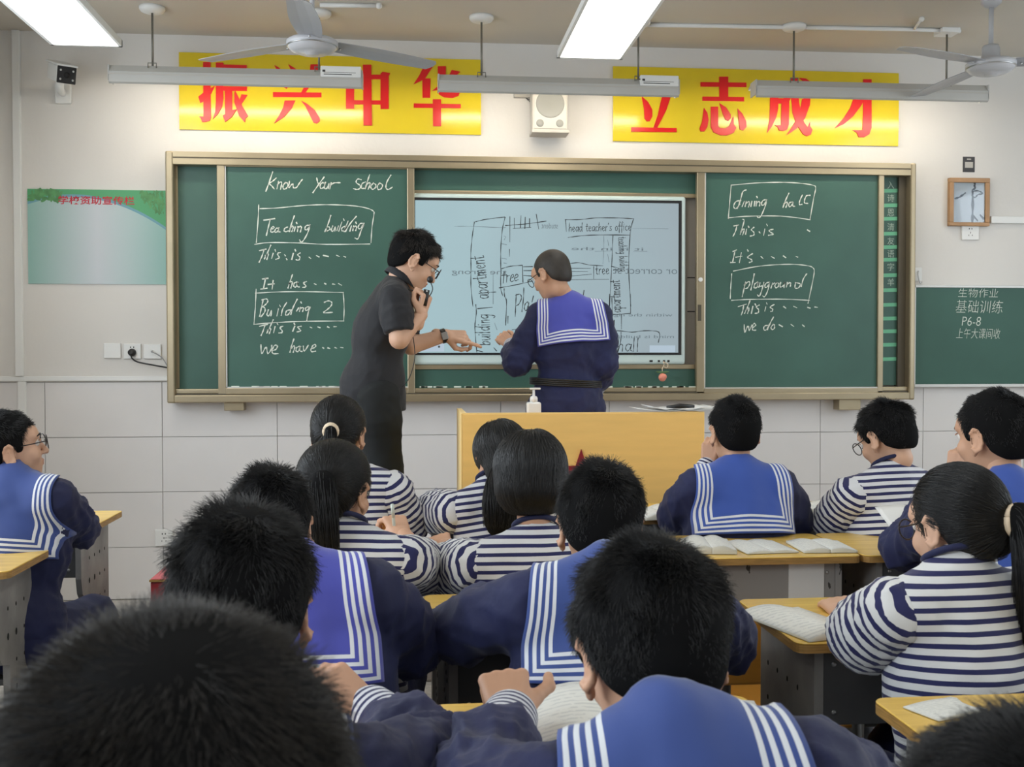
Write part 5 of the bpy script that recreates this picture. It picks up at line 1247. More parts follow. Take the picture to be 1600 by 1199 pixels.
    V, Q = f.mesh(0.012); V = relax(V, Q, 1); nn = vnormals(V, Q); V = V+nn*(folds(V, seed+3, 0.12)*0.004)[:, None]
    put_mesh('trousers', V, Q, 'navy' if cloth != 'polo' else 'blacktrouser', t)
    for a_ in (AR, AL):
        f = Field(0.02); f.ell(a_+pf*0.06+DZ*(-0.045), (0.042, 0.042, 0.040)).cone(a_-DZ*0.045-pf*0.02, a_-DZ*0.058+pf*0.11, 0.038, 0.030).cone(a_-DZ*0.05, a_+DZ*0.0, 0.042, 0.042)
        V, Q = f.mesh(0.010); V[:, 2] = np.maximum(V[:, 2], feetz+0.002); put_mesh('shoe', V, Q, 'shoe', t)
    t['_j'] = 0; del t['_j']
    return t, dict(N=N, SR=SR, SL=SL, ER=ER, EL=EL, WR=WR, WL=WL, H=H, RH=RH, P=pelvis, u=u, f=fw, up=up)
def V_of(o):
    v = np.empty(len(o.data.vertices)*3, np.float32); o.data.vertices.foreach_get('co', v); return v.reshape(-1, 3).astype(float)
def Q_of(o): return [tuple(p.vertices) for p in o.data.polygons]
# ------------------------------------------------------------------ furniture
TOPZ = 0.76
def desk(x0, yn, lab, w=0.50, d=0.38, sheet=False, peel=False):
    t = thing('school_desk', lab, 'desk', (x0+w/2, yn+d/2, 0), 'school desks'); x1, y1 = x0+w, yn+d
    r = 0.022; poly = []
    for cx_, cy_, a0 in ((x1-r, y1-r, 0), (x0+r, y1-r, 90), (x0+r, yn+r, 180), (x1-r, yn+r, 270)):
        for k in range(5): a = math.radians(a0+22.5*k); poly.append((cx_+r*math.cos(a), cy_+r*math.sin(a)))
    n = len(poly); mb = MB()
    mb.add([(p[0], p[1], TOPZ-0.004) for p in poly]+[(p[0], p[1], TOPZ) for p in poly], [tuple(range(n))[::-1], tuple(range(n, 2*n))]+[(i, (i+1) % n, n+(i+1) % n, n+i) for i in range(n)])
    tp = mb.build('desktop', 'desktop', t, bevel=0.0015, seg=1); mb = MB()
    mb.add([(p[0], p[1], TOPZ-0.020) for p in poly]+[(p[0], p[1], TOPZ-0.004) for p in poly], [tuple(range(n))[::-1], tuple(range(n, 2*n))]+[(i, (i+1) % n, n+(i+1) % n, n+i) for i in range(n)])
    mb.build('plywood_edge', 'deskedge', tp)
    a, b = yn+0.03, y1-0.03; zt = TOPZ-0.021
    gm_ = 'peel' if peel else 'deskgray'
    prof = [(a, zt), (a, 0.585)] + [(a+0.10*(1-math.cos(math.radians(q))), 0.585-0.10*math.sin(math.radians(q))) for q in (30, 60, 90)] + [(a+0.12, 0.10), (a+0.04, 0.02), (a+0.04, 0.0), (b-0.02, 0.0), (b-0.02, 0.05), (b, 0.2), (b, zt)]
    for xs, th in ((x0+0.045, 1), (x1-0.045, -1)):
        m_ = len(prof); xo, xi = xs, xs+0.018*th
        mb = MB(); mb.add([(xo, p[0], p[1]) for p in prof]+[(xi, p[0], p[1]) for p in prof], [tuple(range(m_)), tuple(range(m_, 2*m_))[::-1]]+[(i, m_+i, m_+(i+1) % m_, (i+1) % m_) for i in range(m_)])
        sp_ = mb.build('side_panel', gm_, t)
        hb = MB()
        for cy in (a+0.09, a+0.15, a+0.21, a+0.27):
            for k in range(6):
                cz = zt-0.10-0.075*k
                if cz < 0.50 and cy < a+0.14: continue
                big = (k in (1, 3) and cy < a+0.16); hb.sphere((xo-0.0003*th, cy, cz), (0.0012, 0.007 if big else 0.0038, 0.010 if big else 0.006), 8, 5)
        hb.build('vent_hole', 'hole', sp_, smooth=True)['kind'] = 'stuff'
    MB().box(x0+0.063, x1-0.063, a+0.003, a+0.012, 0.590, zt).build('apron_panel', gm_ if peel else 'deskdark', t, bevel=0.002)
    mb = MB()
    for sx in (x0+0.085, x1-0.085):
        for sz in (0.615, zt-0.03): mb.sphere((sx, a+0.003, sz), (0.005, 0.003, 0.005), 8, 6)
    mb.build('screw', 'metal', t, smooth=True)
    MB().box(x0+0.063, x1-0.063, a+0.012, b-0.01, 0.590, 0.600).box(x0+0.063, x1-0.063, b-0.012, b-0.004, 0.600, zt).build('book_tray', 'deskdark', t)
    MB().box(x0+0.063, x1-0.063, b-0.04, b-0.02, 0.20, 0.24).build('cross_bar', 'deskgray', t)
    if sheet: MB().box(x0+0.305, x0+0.405, a+0.0005, a+0.0025, 0.56, zt-0.001).build('taped_sheet', 'white', t, label='white paper sheet taped to the desk front')
    return t
RY = {1: 3.59, 2: 2.855, 3: 2.10, 4: 1.31}
XL, XA, XB, XR, XR2 = -1.515, -0.505, 0.030, 0.728, 1.236
desk(XL, RY[1], 'front yellow desk by the left wall with a perforated grey side')
desk(XL, RY[2], 'yellow desk at the left picture edge behind the bespectacled boy')
for r_, d_ in ((1, 'frontmost'), (2, 'second'), (3, 'third'), (4, 'fourth')):
    desk(XA, RY[r_], '%s yellow desk of the middle left column' % d_); desk(XB, RY[r_], '%s yellow desk of the middle right column' % d_)
desk(XR, RY[1], 'front right yellow desk where the blue-collared boy sits')
desk(XR, RY[2], 'yellow desk with peeling grey front and a taped white sheet', sheet=True, peel=True)
desk(XR, 1.985, 'yellow desk with dark grey front beside the ponytailed girl in stripes')
desk(XR, 1.275, 'yellow desk corner at the lower right behind the ponytailed girl')
desk(XR2, RY[1], 'front yellow desk under the striped boy with glasses'); desk(XR2, RY[2], 'yellow desk of the boy resting his hand on his mouth')
def stool(x, y, lab, z=0.42):
    t = thing('stool', lab, 'stool', (x, y, 0), 'student stools')
    MB().box(x-0.16, x+0.16, y-0.12, y+0.12, z-0.02, z).build('seat', 'deskdark', t, bevel=0.008)
    for i in (-1, 1):
        for j in (-1, 1): MB().tube([(x+0.13*i, y+0.09*j, z-0.02), (x+0.145*i, y+0.10*j, 0.0)], 0.011, 8).build('leg', 'deskdark', t, smooth=True)
    MB().tube([(x-0.14, y-0.1, 0.14), (x+0.14, y-0.1, 0.14)], 0.008, 6).build('stretcher', 'deskdark', t, smooth=True)
    MB().tube([(x-0.14, y+0.1, 0.14), (x+0.14, y+0.1, 0.14)], 0.008, 6).build('stretcher', 'deskdark', t, smooth=True)
    return t
# empty chair in front of the ponytailed girl's desk
def chair(x, y, lab):
    t = thing('school_chair', lab, 'chair', (x, y, 0))
    MB().box(x-0.18, x+0.18, y-0.16, y+0.18, 0.41, 0.428).build('seat', 'chairwood', t, bevel=0.01)
    MB().box(x-0.19, x+0.19, y-0.20, y-0.185, 0.535, 0.715).build('backrest', 'chairwood', t, bevel=0.02, seg=3)
    for i in (-1, 1):
        MB().tube([(x+0.16*i, y-0.178, 0.70), (x+0.16*i, y-0.17, 0.42), (x+0.17*i, y-0.20, 0.0)], 0.011, 8).build('leg', 'deskdark', t, smooth=True)
        MB().tube([(x+0.16*i, y+0.15, 0.42), (x+0.17*i, y+0.17, 0.0)], 0.011, 8).build('leg', 'deskdark', t, smooth=True)
    return t
chair(0.90, 2.66, 'brown plywood chair pushed in before the desk with the dark grey front')
# lectern
Lx0, Lx1 = W(722, 660, 4.15)[0], W(1101, 660, 4.15)[0]; zt = W(900, 646, 4.15)[2]
lc = thing('lectern', 'wide orange-yellow lectern with a dark red star on its front', 'lectern', ((Lx0+Lx1)/2, 4.35, 0.0)); pz0 = 0.0
MB().box(Lx0, Lx1, 4.15, 4.172, pz0, zt).build('front_panel', 'lectern', lc, bevel=0.003)
MB().box(Lx0-0.004, Lx0, 4.15, 4.19, pz0, zt+0.001).box(Lx0, Lx1, 4.152, 4.170, zt, zt+0.003).build('edge_band', 'lecternedge', lc)
MB().box(Lx0, Lx0+0.02, 4.172, 4.62, 0.12, zt).build('side_panel', 'lecternedge', lc); MB().box(Lx1-0.02, Lx1, 4.172, 4.62, 0.12, zt).build('side_panel', 'lectern', lc)
MB().box(Lx0+0.02, Lx1-0.02, 4.172, 4.62, zt-0.08, zt-0.06).build('worktop', 'lectern', lc)
sc_ = W(908, 740, 4.148); R0 = 0.094; star = []
for k in range(10): a = math.pi/2+k*math.pi/5; r = R0 if k % 2 == 0 else R0*0.39; star.append((sc_[0]+r*math.cos(a), sc_[2]+r*math.sin(a)))
MB().prism(star, 4.143, 4.150).build('star', mat('dark_red_star', C(140, 26, 38), 0.5), lc)
# hand soap
q = W(834, 646, 4.42); z0 = zt-0.06
t = thing('soap_dispenser', 'white pump bottle standing on the lectern', 'bottle', (q[0], 4.42, z0))
MB().box(q[0]-0.029, q[0]+0.029, 4.40, 4.445, z0, W(834, 628.5, 4.42)[2]).build('bottle_body', 'soap', t, bevel=0.008, seg=3)
zb = W(834, 628.5, 4.42)[2]; h1 = W(834, 606, 4.42)[2]
MB().lathe((q[0], 4.42, zb-0.001), [(0.016, 0), (0.016, 0.018), (0.013, 0.024), (0.006, 0.026), (0.005, h1-zb-0.008), (0, h1-zb-0.008)], 16).build('pump_collar', 'soap', t, smooth=True)
MB().obox((q[0]+0.006, 4.42, h1-0.004), (1,0,0), (0,1,0), (0,0,1), 0.022, 0.008, 0.004).build('pump_spout', 'soap', t, bevel=0.003)
# papers on the lectern's right end
def sheetbook(name, lab, c, w, h, rot, z, pages=0.012, cat='book', tilt=0.0, curve=0.012, group=None, edge='kraft', half=False):
    """an open book or sheet lying flat: centre c=(x,y)"""
    t = thing(name, lab, cat, (c[0], c[1], z), group); a = math.radians(rot); ux = np.array([math.cos(a), math.sin(a), 0]); uy = np.array([-math.sin(a), math.cos(a), 0]); o0 = np.array([c[0], c[1], z])
    for sg in ((1,) if half else (-1, 1)):
        V = []; Q = []; uvs = []; n, m = 10, 6
        for j in range(m+1):
            for i in range(n+1):
                s_ = i/n; zz = pages*(1-0.35*s_)+curve*math.sin(min(1, s_*1.15)*math.pi)*(1 if pages > 0.003 else 0.15)+(0.004*math.sin(j*1.3+sg)*s_ if pages <= 0.003 else 0)+0.0012
                V.append(o0+ux*((sg*w/2)*s_ if not half else w*(s_-0.5))+uy*(h*(j/m-0.5))+DZ*max(zz, 0.001)); uvs.append((0.5+sg*s_/2, j/m))
        k = len(V); V += [np.array([v[0], v[1], z+0.0003]) for v in V]
        for j in range(m):
            for i in range(n): b = j*(n+1)+i; Q.append((b, b+1, b+n+2, b+n+1))
        rim = [i for i in range(n+1)]+[j*(n+1)+n for j in range(1, m+1)]+[m*(n+1)+i for i in range(n-1, -1, -1)]+[j*(n+1) for j in range(m-1, 0, -1)]
        side = [(rim[i], rim[i]+k, rim[(i+1) % len(rim)]+k, rim[(i+1) % len(rim)]) for i in range(len(rim))]
        V = np.array(V); me = raw_mesh('page_block', V-org_of(t), np.array(Q+side)); me.materials.append(M['page']); me.materials.append(M[edge])
        for pi in range(len(Q), len(Q)+len(side)): me.polygons[pi].material_index = 1
        l = me.uv_layers.new(name='UVMap'); li = np.empty(len(me.loops), np.int32); me.loops.foreach_get('vertex_index', li); uva = np.array(uvs+uvs); l.data.foreach_set('uv', uva[li].astype(np.float32).ravel())
        o = bpy.data.objects.new('page_block' if pages > 0.003 else 'sheet', me); link(o, t); ORG[o.name] = org_of(t)
    return t
def book_px(px0, px1, py0, py1, z=TOPZ, **k):
    a = WZ(px0, py1, z); b = WZ(px1, py1, z); c = WZ((px0+px1)/2, py0, z)
    cen = ((a[0]+b[0])/2, (a[1]+c[1])/2); return cen, abs(b[0]-a[0]), abs(c[1]-a[1])
c0, w0, h0 = book_px(1090, 1166, 846, 870); sheetbook('open_book', 'open book at the left of the three on the peeling desk', (c0[0]-0.005, c0[1]), 0.135, 0.19, -8, TOPZ+0.001, pages=0.016, curve=0.008, group='open books')
c0, w0, h0 = book_px(1168, 1254, 846, 868); sheetbook('open_book', 'flat open picture book, middle of the three on the peeling desk', (c0[0]-0.005, c0[1]), 0.150, 0.19, 4, TOPZ+0.001, pages=0.004, curve=0.004, group='open books')
c0, w0, h0 = book_px(1258, 1352, 847, 867); sheetbook('open_book', 'open notebook right of the picture book on the peeling desk', (c0[0], c0[1]), 0.150, 0.17, -3, TOPZ+0.001, pages=0.008, curve=0.005, group='open books')
c0, w0, h0 = book_px(1228, 1312, 958, 998); sheetbook('open_book', 'worksheet booklet under the arm of the ponytailed girl', (c0[0]+0.02, c0[1]), 0.15, 0.24, 16, TOPZ+0.001, pages=0.004, group='open books', half=True)
sheetbook('open_book', 'white booklet beside the elbow of the blue-collared boy', (WZ(1022, 808, TOPZ)[0]+0.03, 3.66), 0.20, 0.22, 10, TOPZ+0.001, pages=0.012, group='open books')
sheetbook('open_book', 'open book between the two front right boys', (WZ(1276, 800, TOPZ)[0]+0.01, 3.70), 0.30, 0.22, 4, TOPZ+0.001, pages=0.012, group='open books')
sheetbook('loose_paper', 'tiny white paper on the lower right desk corner', (WZ(1447, 1112, TOPZ)[0]+0.03, WZ(1447, 1112, TOPZ)[1]), 0.10, 0.07, 20, TOPZ+0.001, pages=0.001, cat='paper', half=True)
# big open book before the nearest boy in the middle
sheetbook('open_book', 'thick open book held down by the fist of the boy in the middle', (0.315, 1.49), 0.37, 0.25, -8, TOPZ+0.001, pages=0.032, curve=0.02, group='open books')
sheetbook('loose_paper', 'white sheet under the thick open book', (0.13, 1.44), 0.14, 0.20, 22, TOPZ+0.0005, pages=0.0008, cat='paper', half=True)
q = W(1060, 645, 4.17)
t = thing('paper_stack', 'loose papers with a dark strap on the right end of the lectern', 'papers', (q[0], 4.26, zt+0.003))
for i, (dx, w_, a_) in enumerate(((-0.01, 0.30, 0.0), (0.02, 0.26, 6), (0.0, 0.22, -5))):
    a = math.radians(a_); V = []; Q = []; n = 12
    for j in (0, 1):
        for k in range(n+1): u_ = k/n-0.5; V.append(np.array([q[0]+dx+u_*w_*math.cos(a), 4.15+0.2*j+u_*w_*math.sin(a), zt+0.0045+0.004*i+0.010*(2*u_)**2+(0.003 if i else 0)*math.sin(k*1.1+i)]))
    m_ = MB().add(V, [(k, k+1, n+2+k, n+1+k) for k in range(n)]); o = m_.build('sheet', 'white', t, smooth=True); o.modifiers.new('thick', 'SOLIDIFY').thickness = 0.0012
MB().tube([(q[0]-0.05, 4.16, zt+0.022), (q[0]+0.0, 4.15, zt+0.026), (q[0]+0.06, 4.16, zt+0.024)], [0.004, 0.010, 0.006], 8).build('dark_strap', 'black', t, smooth=True)
# red box by the wall
a = W(235, 905, 4.30); zr = a[2]
t = thing('red_box', 'red box with tan edge on the floor by the front wall', 'box', (a[0]+0.15, 4.43, 0))
MB().box(a[0], a[0]+0.30, 4.30, 4.56, 0, zr-0.012).build('box_body', 'redbox', t, bevel=0.004)
MB().box(a[0]-0.004, a[0]+0.304, 4.296, 4.564, zr-0.012, zr-0.004).build('tan_edge', 'deskedge', t); MB().box(a[0], a[0]+0.30, 4.30, 4.56, zr-0.004, zr).build('lid', 'redtop', t, bevel=0.002)
def pen(name, lab, p0, p1, r=0.004, mt='pen'):
    p0, p1 = np.asarray(p0, float), np.asarray(p1, float); c = np.minimum(p0, p1); t = thing(name, lab, 'pen', ((p0+p1)/2)); d = unit(p1-p0)
    MB().tube([p0, p0+d*0.012, p1-d*0.004, p1], [0.0008, r, r, r*0.8], 8).build('barrel', mt, t, smooth=True); MB().tube([p1-d*0.035, p1+d*0.003], r*1.12, 8).build('cap', mt, t, smooth=True); return t
# ------------------------------------------------------------------ people, nearest to the chalkboard first
A3 = np.array
# teacher
TP = 4.55
H = W(646, 411, TP)
N = W(619, 448, TP+0.01)
t_, J = person('man in black polo shirt leaning forward, speaking into a small microphone', H, 1.06, yaw=-80, pitch=-30, roll=0, style='short', puff=0.001, hlen=0.026, hn=9000, hrad=0.0007, hup=0.22, hair='hairgrayish',
    cloth='polo', tyaw=-84, lean=22, N=N, sw=0.135, pelvis=W(588, 622, TP+0.0)+A3([0, 0, 0]), seat=False, hem=-0.055, feetz=0.12, face=True, glasses=True, skin='skin2', sleeve=0.86, fit=0.86,
    R=(W(624, 530, TP-0.17), W(658, 492, TP-0.13)), hr=(A3([0.30, 0.05, 1.0]), A3([0.9, -0.5, -0.1]), 'fist', 0.0035, 0.8),
    Lf=(W(642, 540, TP+0.10), W(697, 524, TP+0.12)), hl=(A3([1.0, 0.0, -0.12]), A3([0.1, -0.75, 0.65]), 'point', 0.0032, 0.7),
    knees=(W(600, 735, TP-0.08), W(592, 735, TP+0.09)), ankles=(A3([W(585, 900, TP)[0], TP-0.10, 0.21]), A3([W(565, 900, TP)[0], TP+0.10, 0.21])), headvx=0.0036)
# wrist watch, headset microphone, keys
wv = J['WL']-unit(J['WL']-J['EL'])*0.012; d = unit(J['WL']-J['EL']); a = unit(np.cross(d, DZ)); b = np.cross(d, a)
mb = MB()
for of in (-0.008, -0.003, 0.003, 0.008): mb.tube([wv+d*of+(a*math.cos(w)*0.032+b*math.sin(w)*0.029) for w in np.linspace(0, 2*math.pi, 21)], 0.0035, 6)
wt = mb.build('wristwatch', 'black', t_, smooth=True); MB().obox(wv+a*0.0345, d, b, a, 0.014, 0.016, 0.004).build('watch_face', 'grayplastic', wt, bevel=0.003)
mp = W(672, 437, TP-0.13)
mc = thing('microphone', 'small black microphone held up in the fist of the man', 'microphone', W(664, 470, TP-0.14))
q0, q1 = W(662, 478, TP-0.145), W(667, 453, TP-0.145); MB().tube([q0, q1], 0.0125, 12).build('mic_handle', 'black', mc, smooth=True)
MB().sphere(W(667, 455, TP-0.156), (0.004,)*3, 8, 6).build('button', 'alu', mc, smooth=True)
MB().sphere(mp, (0.013, 0.013, 0.014), 14, 10).build('foam_head', 'black', mc, smooth=True)
MB().tube(smooth_line([mp+A3([0.002, 0, -0.01]), W(676, 452, TP-0.13), W(671, 463, TP-0.13), W(664, 470, TP-0.135)]), 0.0022, 6).build('gooseneck', 'black', mc, smooth=True)
MB().tube(smooth_line([W(630, 449, TP-0.11), W(640, 453, TP-0.13), W(652, 456, TP-0.13), W(662, 466, TP-0.14)]), 0.0035, 6).build('strap', 'black', mc, smooth=True)
MB().tube(smooth_line([W(640, 474, TP-0.14), W(644, 478, TP-0.15), W(640, 500, TP-0.12), W(646, 530, TP-0.16), W(648, 560, TP-0.16), W(640, 590, TP-0.15), W(628, 605, TP-0.13)]), 0.0018, 6).build('cable', 'black', mc, smooth=True)
ky = thing('key_bunch', 'dark bunch of keys clipped at the back of the man\'s waist', 'keys', W(542, 604, TP-0.02))
for i in range(5):
    q = W(545-2*i, 596+5*i, TP-0.04+0.01*i); MB().obox(q, unit(A3([0.5, 0.2*i-0.4, 1])), unit(A3([1, 0.3, -0.5])), A3([0.2, 1, 0]), 0.022, 0.008, 0.002).build('key', 'deskdark' if i % 2 else 'metal', ky)
MB().tube([W(545+6*math.cos(w), 596+5*math.sin(w), TP-0.03) for w in np.linspace(0, 6.28, 13)], 0.002, 6).build('key_ring', 'metal', ky, smooth=True)

# boy at the display
BP = 4.80
H = W(862, 431, BP)
t_, J = person('boy with cropped hair in navy sailor jacket standing before the lit display', H, 0.97, yaw=42, pitch=-22, style='buzz', hlen=0.004, hn=5000, hrad=0.0007, hup=0.9, hair='hairgray', glasses=True, face=True,
    cloth='jacket', collar='collarviolet', tyaw=-6, lean=3, side=0, N=W(890, 478, BP-0.02), sw=0.150, pelvis=W(884, 640, BP-0.02), seat=False, feetz=0.12, fit=0.92, cw=0.158, ch=0.205, crot=-5, shift=0.0,
    Lf=(W(808, 566, BP-0.03), W(799, 540, BP+0.12)), hl=(A3([-0.55, 0.55, 0.55]), A3([-0.5, -0.6, 0.6]), 'curl', 0.0038, 0.0),
    R=(W(944, 568, BP-0.05), W(930, 612, BP+0.10)), hr=(A3([-0.4, 0.5, -0.8]), A3([0.8, -0.5, 0.1]), 'relaxed'), fold=0.8)
bq = W(884, 598, BP-0.02); mb = MB()
for dz in (-0.012, -0.004, 0.004, 0.012): mb.tube([A3([bq[0], BP-0.02, bq[2]+dz])+A3([math.cos(w)*0.158, math.sin(w)*0.128, -0.008*math.cos(w)]) for w in np.linspace(0, 2*math.pi, 33)], 0.005, 6)
mb.build('belt', 'black', t_, smooth=True)

# front row ------------------------------------------------------------
y1 = 3.30
person('boy with round glasses in blue-collared jacket by the left wall, gazing at the board', W(14, 705, 3.32), 0.99, yaw=-62, pitch=10, style='short', hlen=0.018, hn=8000, hup=0.35, glasses=True, face=True, skin='skin2',
    collar='collardeep', tyaw=-12, lean=6, N=W(18, 757, 3.27), sw=0.155, R=(W(122, 826, 3.42), W(92, 784, 3.62)), hr=(A3([-0.1, 0.5, 0.35]), A3([0.2, -0.3, 0.9]), 'pen', 0.004),
    Lf=(A3([-1.58, 3.45, 0.80]), A3([-1.38, 3.68, 0.80])), cw=0.170, ch=0.24)
pen('pencil', 'dark pencil in the hand of the boy with round glasses by the left wall', W(98, 782, 3.60), W(110, 768, 3.66), 0.004, 'wire')
g4 = W(530, 681, y1+0.03)
tie = (0.0, -0.100, 0.035)
RH4 = np.array(Matrix.Rotation(math.radians(-14), 3, 'Z') @ Matrix.Rotation(math.radians(-12), 3, 'X'))
def hp(H, yaw, pitch, s, p, roll=0): return H+s*(np.array(Matrix.Rotation(math.radians(yaw), 3, 'Z') @ Matrix.Rotation(math.radians(pitch), 3, 'X') @ Matrix.Rotation(math.radians(roll), 3, 'Y'))@A3(p))
tp = hp(g4, -14, -12, 0.98, (0.006, -0.100, 0.006))
person('girl with ponytail in a cream hair tie, front row beside the black trousers', g4, 0.98, yaw=-14, pitch=-12, style='pony', hair='hairlong', tie=(0, -0.098, 0.0), hlen=0.10, hn=8000, cloth='tee', tyaw=-6, lean=8, N=W(536, 738, y1), sw=0.150, fit=0.9,
    R=(W(638, 838, y1+0.06), W(660, 800, y1+0.35)), tail=([tp, tp+A3([0, -0.03, -0.01]), tp+A3([0, -0.045, -0.09]), tp+A3([0, -0.04, -0.2])], [0.011, 0.013, 0.024, 0.012], 900), tiemat='cream', tierad=0.0155, tiethick=0.009, sleeve=1.0, stripemat='stripedim', hr=(A3([0.3, 1, 0.1]), A3([0.3, -0.4, 0.9]), 'relaxed', 0.0045))
# long-haired girl
g6 = W(784, 718, y1+0.03)
person('long-haired girl in stripes leaning to the left, in front of the lectern', g6, 0.98, yaw=18, pitch=-22, roll=-6, style='long', hair='hairlong', hlen=0.22, hn=8000, hrad=0.0007, cloth='tee', tail=([W(786, 735, y1-0.07), W(784, 760, y1-0.13), W(782, 790, y1-0.16), W(781, 822, y1-0.165)], [0.03, 0.046, 0.050, 0.040], 2200), tyaw=10, lean=14, side=-6, N=W(776, 765, y1), sw=0.150, fit=0.95,
    Lf=(W(676, 800, y1+0.10), W(650, 806, y1+0.36)), R=(W(860, 830, y1+0.02), W(850, 815, y1+0.3)), sleeve=0.98, stripemat='stripedim', hl=(A3([-0.6, 0.8, 0.1]), A3([-0.2, -0.3, 0.9]), 'relaxed', 0.0045))
person('boy in navy sailor jacket with bright blue collar, hand raised to his cheek', W(1147, 677, y1+0.04), 0.96, yaw=3, pitch=-4, style='short', puff=-0.002, hlen=0.016, hn=9000, hup=0.35,
    collar='collar', tyaw=0, lean=8, N=W(1152, 741, y1), sw=0.155, cup=0.026, Lf=(W(1058, 806, y1+0.10), W(1106, 730, y1+0.14)), hl=(A3([0.15, -0.05, 1.0]), A3([-0.6, -0.8, 0.1]), 'curl', 0.004, 0.3),
    R=(W(1240, 815, y1+0.08), W(1205, 815, y1+0.34)), cw=0.160, ch=0.20, fold=0.8)
person('boy with glasses in a striped shirt reading, head turned slightly left', W(1386, 687, y1+0.03), 0.97, yaw=24, pitch=-26, style='short', puff=0.0, hlen=0.022, hn=9000, hup=0.6, glasses=True, face=True, cloth='tee', tyaw=14, lean=10, N=W(1394, 744, y1-0.01), sw=0.155,
    Lf=(W(1296, 826, y1+0.06), W(1330, 815, y1+0.36)), R=(W(1462, 832, y1+0.04), W(1420, 818, y1+0.34)), sleeve=1.0, stripemat='stripedim', skin='skin2')
# second row -----------------------------------------------------------
y2 = 2.62
person('person in a striped shirt at the far left edge, only a hand showing', A3([-1.52, 2.60, 1.08]), 0.98, yaw=0, pitch=-15, style='short', hn=800, cloth='tee', R=(A3([-1.24, 2.78, 0.80]), A3([-1.17, 2.93, 0.795])), hr=(A3([0.25, 1, 0]), A3([0.1, 0.0, 1]), 'relaxed', 0.0045))
g5 = W(524, 771, y2+0.02); tp = hp(g5, -24, -12, 1.04, (0.020, -0.096, 0.018))
person('girl with a plain black ponytail writing, second row behind the cream hair tie', g5, 1.04, yaw=-24, pitch=-12, style='pony', hair='hairlong', tie=(0.020, -0.096, 0.018), hlen=0.11, hn=11000, hrad=0.0005, cloth='tee', tyaw=-10, lean=10, N=W(532, 842, y2-0.03), sw=0.155, fit=0.98,
    R=(W(674, 893, y2+0.19), W(630, 840, y2+0.34)), hr=(A3([-0.3, 0.7, 0.5]), A3([0.3, -0.6, 0.7]), 'pen', 0.004), Lf=(W(470, 930, y2+0.1), W(520, 860, y2+0.36)),
    tail=([tp, tp+A3([-0.003, -0.028, -0.012]), tp+A3([0.004, -0.045, -0.10]), tp+A3([0.012, -0.035, -0.22])], [0.020, 0.030, 0.030, 0.020], 1800), tiemat='wire', tierad=0.020, sleeve=0.80)
pen('ballpoint_pen', 'slim yellow-green pen in the hand of the plain ponytailed girl', W(617, 835, y2+0.36), W(613, 790, y2+0.34), 0.0045, 'pen')
g7 = W(828, 748, y2+0.02)
person('girl with a round black bob in a striped shirt with blue neckband', g7, 0.97, yaw=2, pitch=-8, style='bob', hair='hairlong', hlen=0.22, hn=15000, hrad=0.0005, cloth='tee', tyaw=4, lean=9, N=W(838, 848, y2-0.02), sw=0.160, fit=1.05,
    Lf=(W(682, 893, y2+0.17), W(694, 858, y2+0.38)), hl=(A3([-0.2, 0.9, 0.25]), A3([-0.2, -0.4, 0.9]), 'curl', 0.004), R=(W(930, 930, y2+0.06), W(900, 880, y2+0.34)), sleeve=0.74)
person('boy in blue-collared jacket at the right edge with his hand at his mouth', W(1552, 685, y2+0.03), 1.0, yaw=22, pitch=-8, style='short', puff=-0.001, hlen=0.016, hn=11000, hup=0.3, collar='collar', tyaw=10, lean=6, N=W(1572, 768, y2-0.03), cup=0.028, sw=0.155, face=True,
    Lf=(W(1412, 856, y2+0.20), W(1492, 752, y2+0.16)), hl=(A3([0.15, -0.1, 1.0]), A3([-0.8, -0.5, 0.2]), 'fist', 0.004, 0.2), ch=0.25)
sh = thing('loose_paper', 'white sheet propped up at the elbow of the boy at the right edge', 'paper', W(1400, 830, y2+0.3))
c_ = [W(1367, 793, y2+0.36), W(1425, 791, y2+0.34), W(1428, 826, y2+0.22), W(1392, 826, y2+0.24)]
mb = MB(); V = []
for j in range(7):
    for i in range(7):
        a, b = i/6, j/6; p = c_[0]*(1-a)*(1-b)+c_[1]*a*(1-b)+c_[2]*a*b+c_[3]*(1-a)*b; V.append(p+DZ*0.006*math.sin(a*3.1))
mb.add(V, [(j*7+i, j*7+i+1, j*7+i+8, j*7+i+7) for j in range(6) for i in range(6)]); o = mb.build('sheet', 'white', sh, smooth=True); o.modifiers.new('thick', 'SOLIDIFY').thickness = 0.001
# third row ------------------------------------------------------------
y3 = 1.98
person('boy in sailor jacket, third row, his right ear showing beside the spiky head', W(422, 830, 2.12), 0.96, yaw=10, pitch=-20, style='short', puff=0.0, hlen=0.022, hn=13000, hrad=0.0005, hup=0.5, collar='collarviolet', tyaw=4, lean=10, side=-3,
    N=W(452, 900, y3-0.04), cup=0.030, sw=0.165, R=(W(640, 1005, y3+0.06), W(628, 950, y3+0.32)), cw=0.150, ch=0.21, shift=0.0, fit=1.05)
pen('ballpoint_pen', 'white pen poking up over the striped collar of the third row boy', W(552, 905, y3+0.05), W(563, 878, y3+0.08), 0.004, 'soap')
person('boy in sailor jacket leaning right, between the bob-haired girl and the nearest big head', W(938, 826, 2.08), 1.0, yaw=-4, pitch=-16, roll=0, style='short', puff=0.002, hlen=0.020, hn=14000, hrad=0.0005, hup=0.5, collar='collardeep', tyaw=-6, lean=10, side=0,
    N=W(950, 908, y3-0.05), cup=0.030, sw=0.165, Lf=(W(722, 985, y3+0.06), W(775, 935, y3+0.34)), R=(W(1130, 1000, y3+0.05), W(1060, 960, y3+0.34)), cw=0.155, ch=0.19, fit=1.05)
g16 = W(1496, 824, 1.90); tp = hp(g16, 17, -14, 0.94, (0.036, -0.096, 0.000))
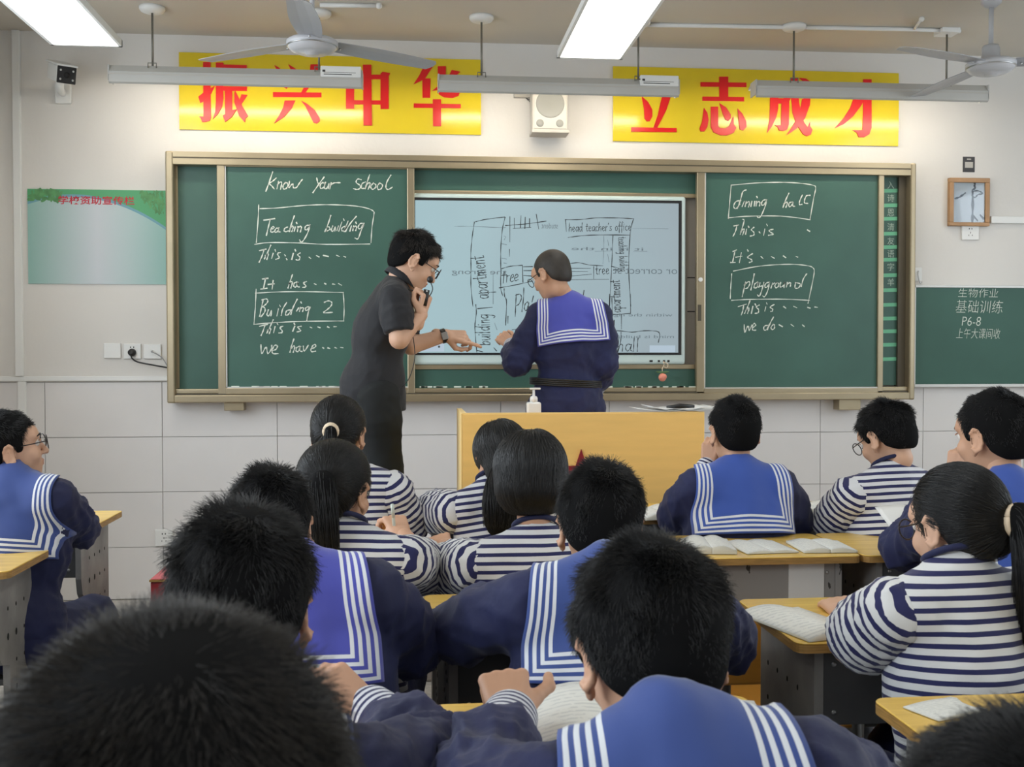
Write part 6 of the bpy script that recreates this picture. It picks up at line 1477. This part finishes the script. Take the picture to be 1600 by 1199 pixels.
person('girl with a long thick ponytail in a striped shirt, right side of the room', g16, 0.94, yaw=17, pitch=-14, style='pony', hair='hairlong', tie=(0.036, -0.096, 0.000), hlen=0.12, hn=9000, hrad=0.00042, cloth='tee', tyaw=8, lean=7, N=W(1496, 905, 1.85), sw=0.132, fit=0.80, glasses=True, face=True, skin='skin2',
    Lf=(W(1330, 1010, 1.96), W(1318, 958, 2.18)), hl=(A3([0.1, 1.0, 0.1]), A3([-0.2, -0.1, 1]), 'relaxed', 0.004), R=(W(1612, 1050, 1.95), W(1530, 985, 2.2)), sleeve=0.86,
    tail=([tp, tp+A3([0.012, -0.030, 0.004]), tp+A3([0.030, -0.052, -0.09]), tp+A3([0.045, -0.04, -0.20]), tp+A3([0.06, -0.03, -0.31])], [0.018, 0.024, 0.044, 0.048, 0.030], 3500), tiemat='cream', tierad=0.026)
# fourth row -----------------------------------------------------------
y4 = 1.24
person('boy with spiky black hair, third from the front edge, striped cuff at his chin', W(376, 962, 1.30), 0.97, yaw=8, pitch=-20, style='short', puff=0.003, hlen=0.026, hn=20000, hrad=0.00036, hup=0.5, collar='collardeep', tyaw=0, lean=8, N=W(365, 1172, 1.20), cw=0.145, sw=0.165,
    R=(W(668, 1190, 1.38), W(580, 1112, 1.50)), hr=(A3([-0.75, 0.15, 0.60]), A3([0.4, -0.5, 0.7]), 'curl', 0.003, 0.2), headvx=0.0038)
person('boy in the middle with a big round black head and blue sailor collar', W(1016, 1026, 1.17), 0.975, yaw=6, pitch=-24, style='short', puff=0.004, hlen=0.020, hn=26000, hrad=0.00034, hup=0.6, collar='collardeep', tyaw=-4, lean=12, side=-5, N=W(1052, 1172, 1.05), cup=0.026, sw=0.150,
    Lf=(W(750, 1235, 1.21), W(797, 1122, 1.38)), hl=(A3([-0.05, 0.80, 0.42]), A3([-0.1, -0.50, 0.86]), 'curl', 0.0024, -0.6), R=(W(1330, 1250, 1.20), W(1200, 1180, 1.45)), cw=0.130, ch=0.2, headvx=0.0038, fold=1.1)
# nearest heads --------------------------------------------------------
person('nearest person with fluffy dark hair seen from behind, lower left', W(272, 1398, 0.57), 1.03, yaw=0, pitch=-12, style='short', puff=0.010, hlen=0.016, hn=26000, hrad=0.00026, hup=0.65, hair='hairbrown', collar='collardeep', headvx=0.0035)
person('person with dark hair cut off by the lower right corner', W(1622, 1484, 0.62), 1.06, yaw=0, pitch=-12, style='short', puff=0.005, hlen=0.016, hn=20000, hrad=0.00028, hup=0.65, collar='collardeep', headvx=0.0035)
# stools under the students
for o in [o for o in bpy.data.objects if o.get('category') == 'person' and o.location.z < 0.05]:
    x, y = o.location.x, o.location.y
    w_ = ('%s' % o['label']).split(',')[0]
    stool(x, y, 'low stool under the ' + ' '.join(w_.split()[:9]))
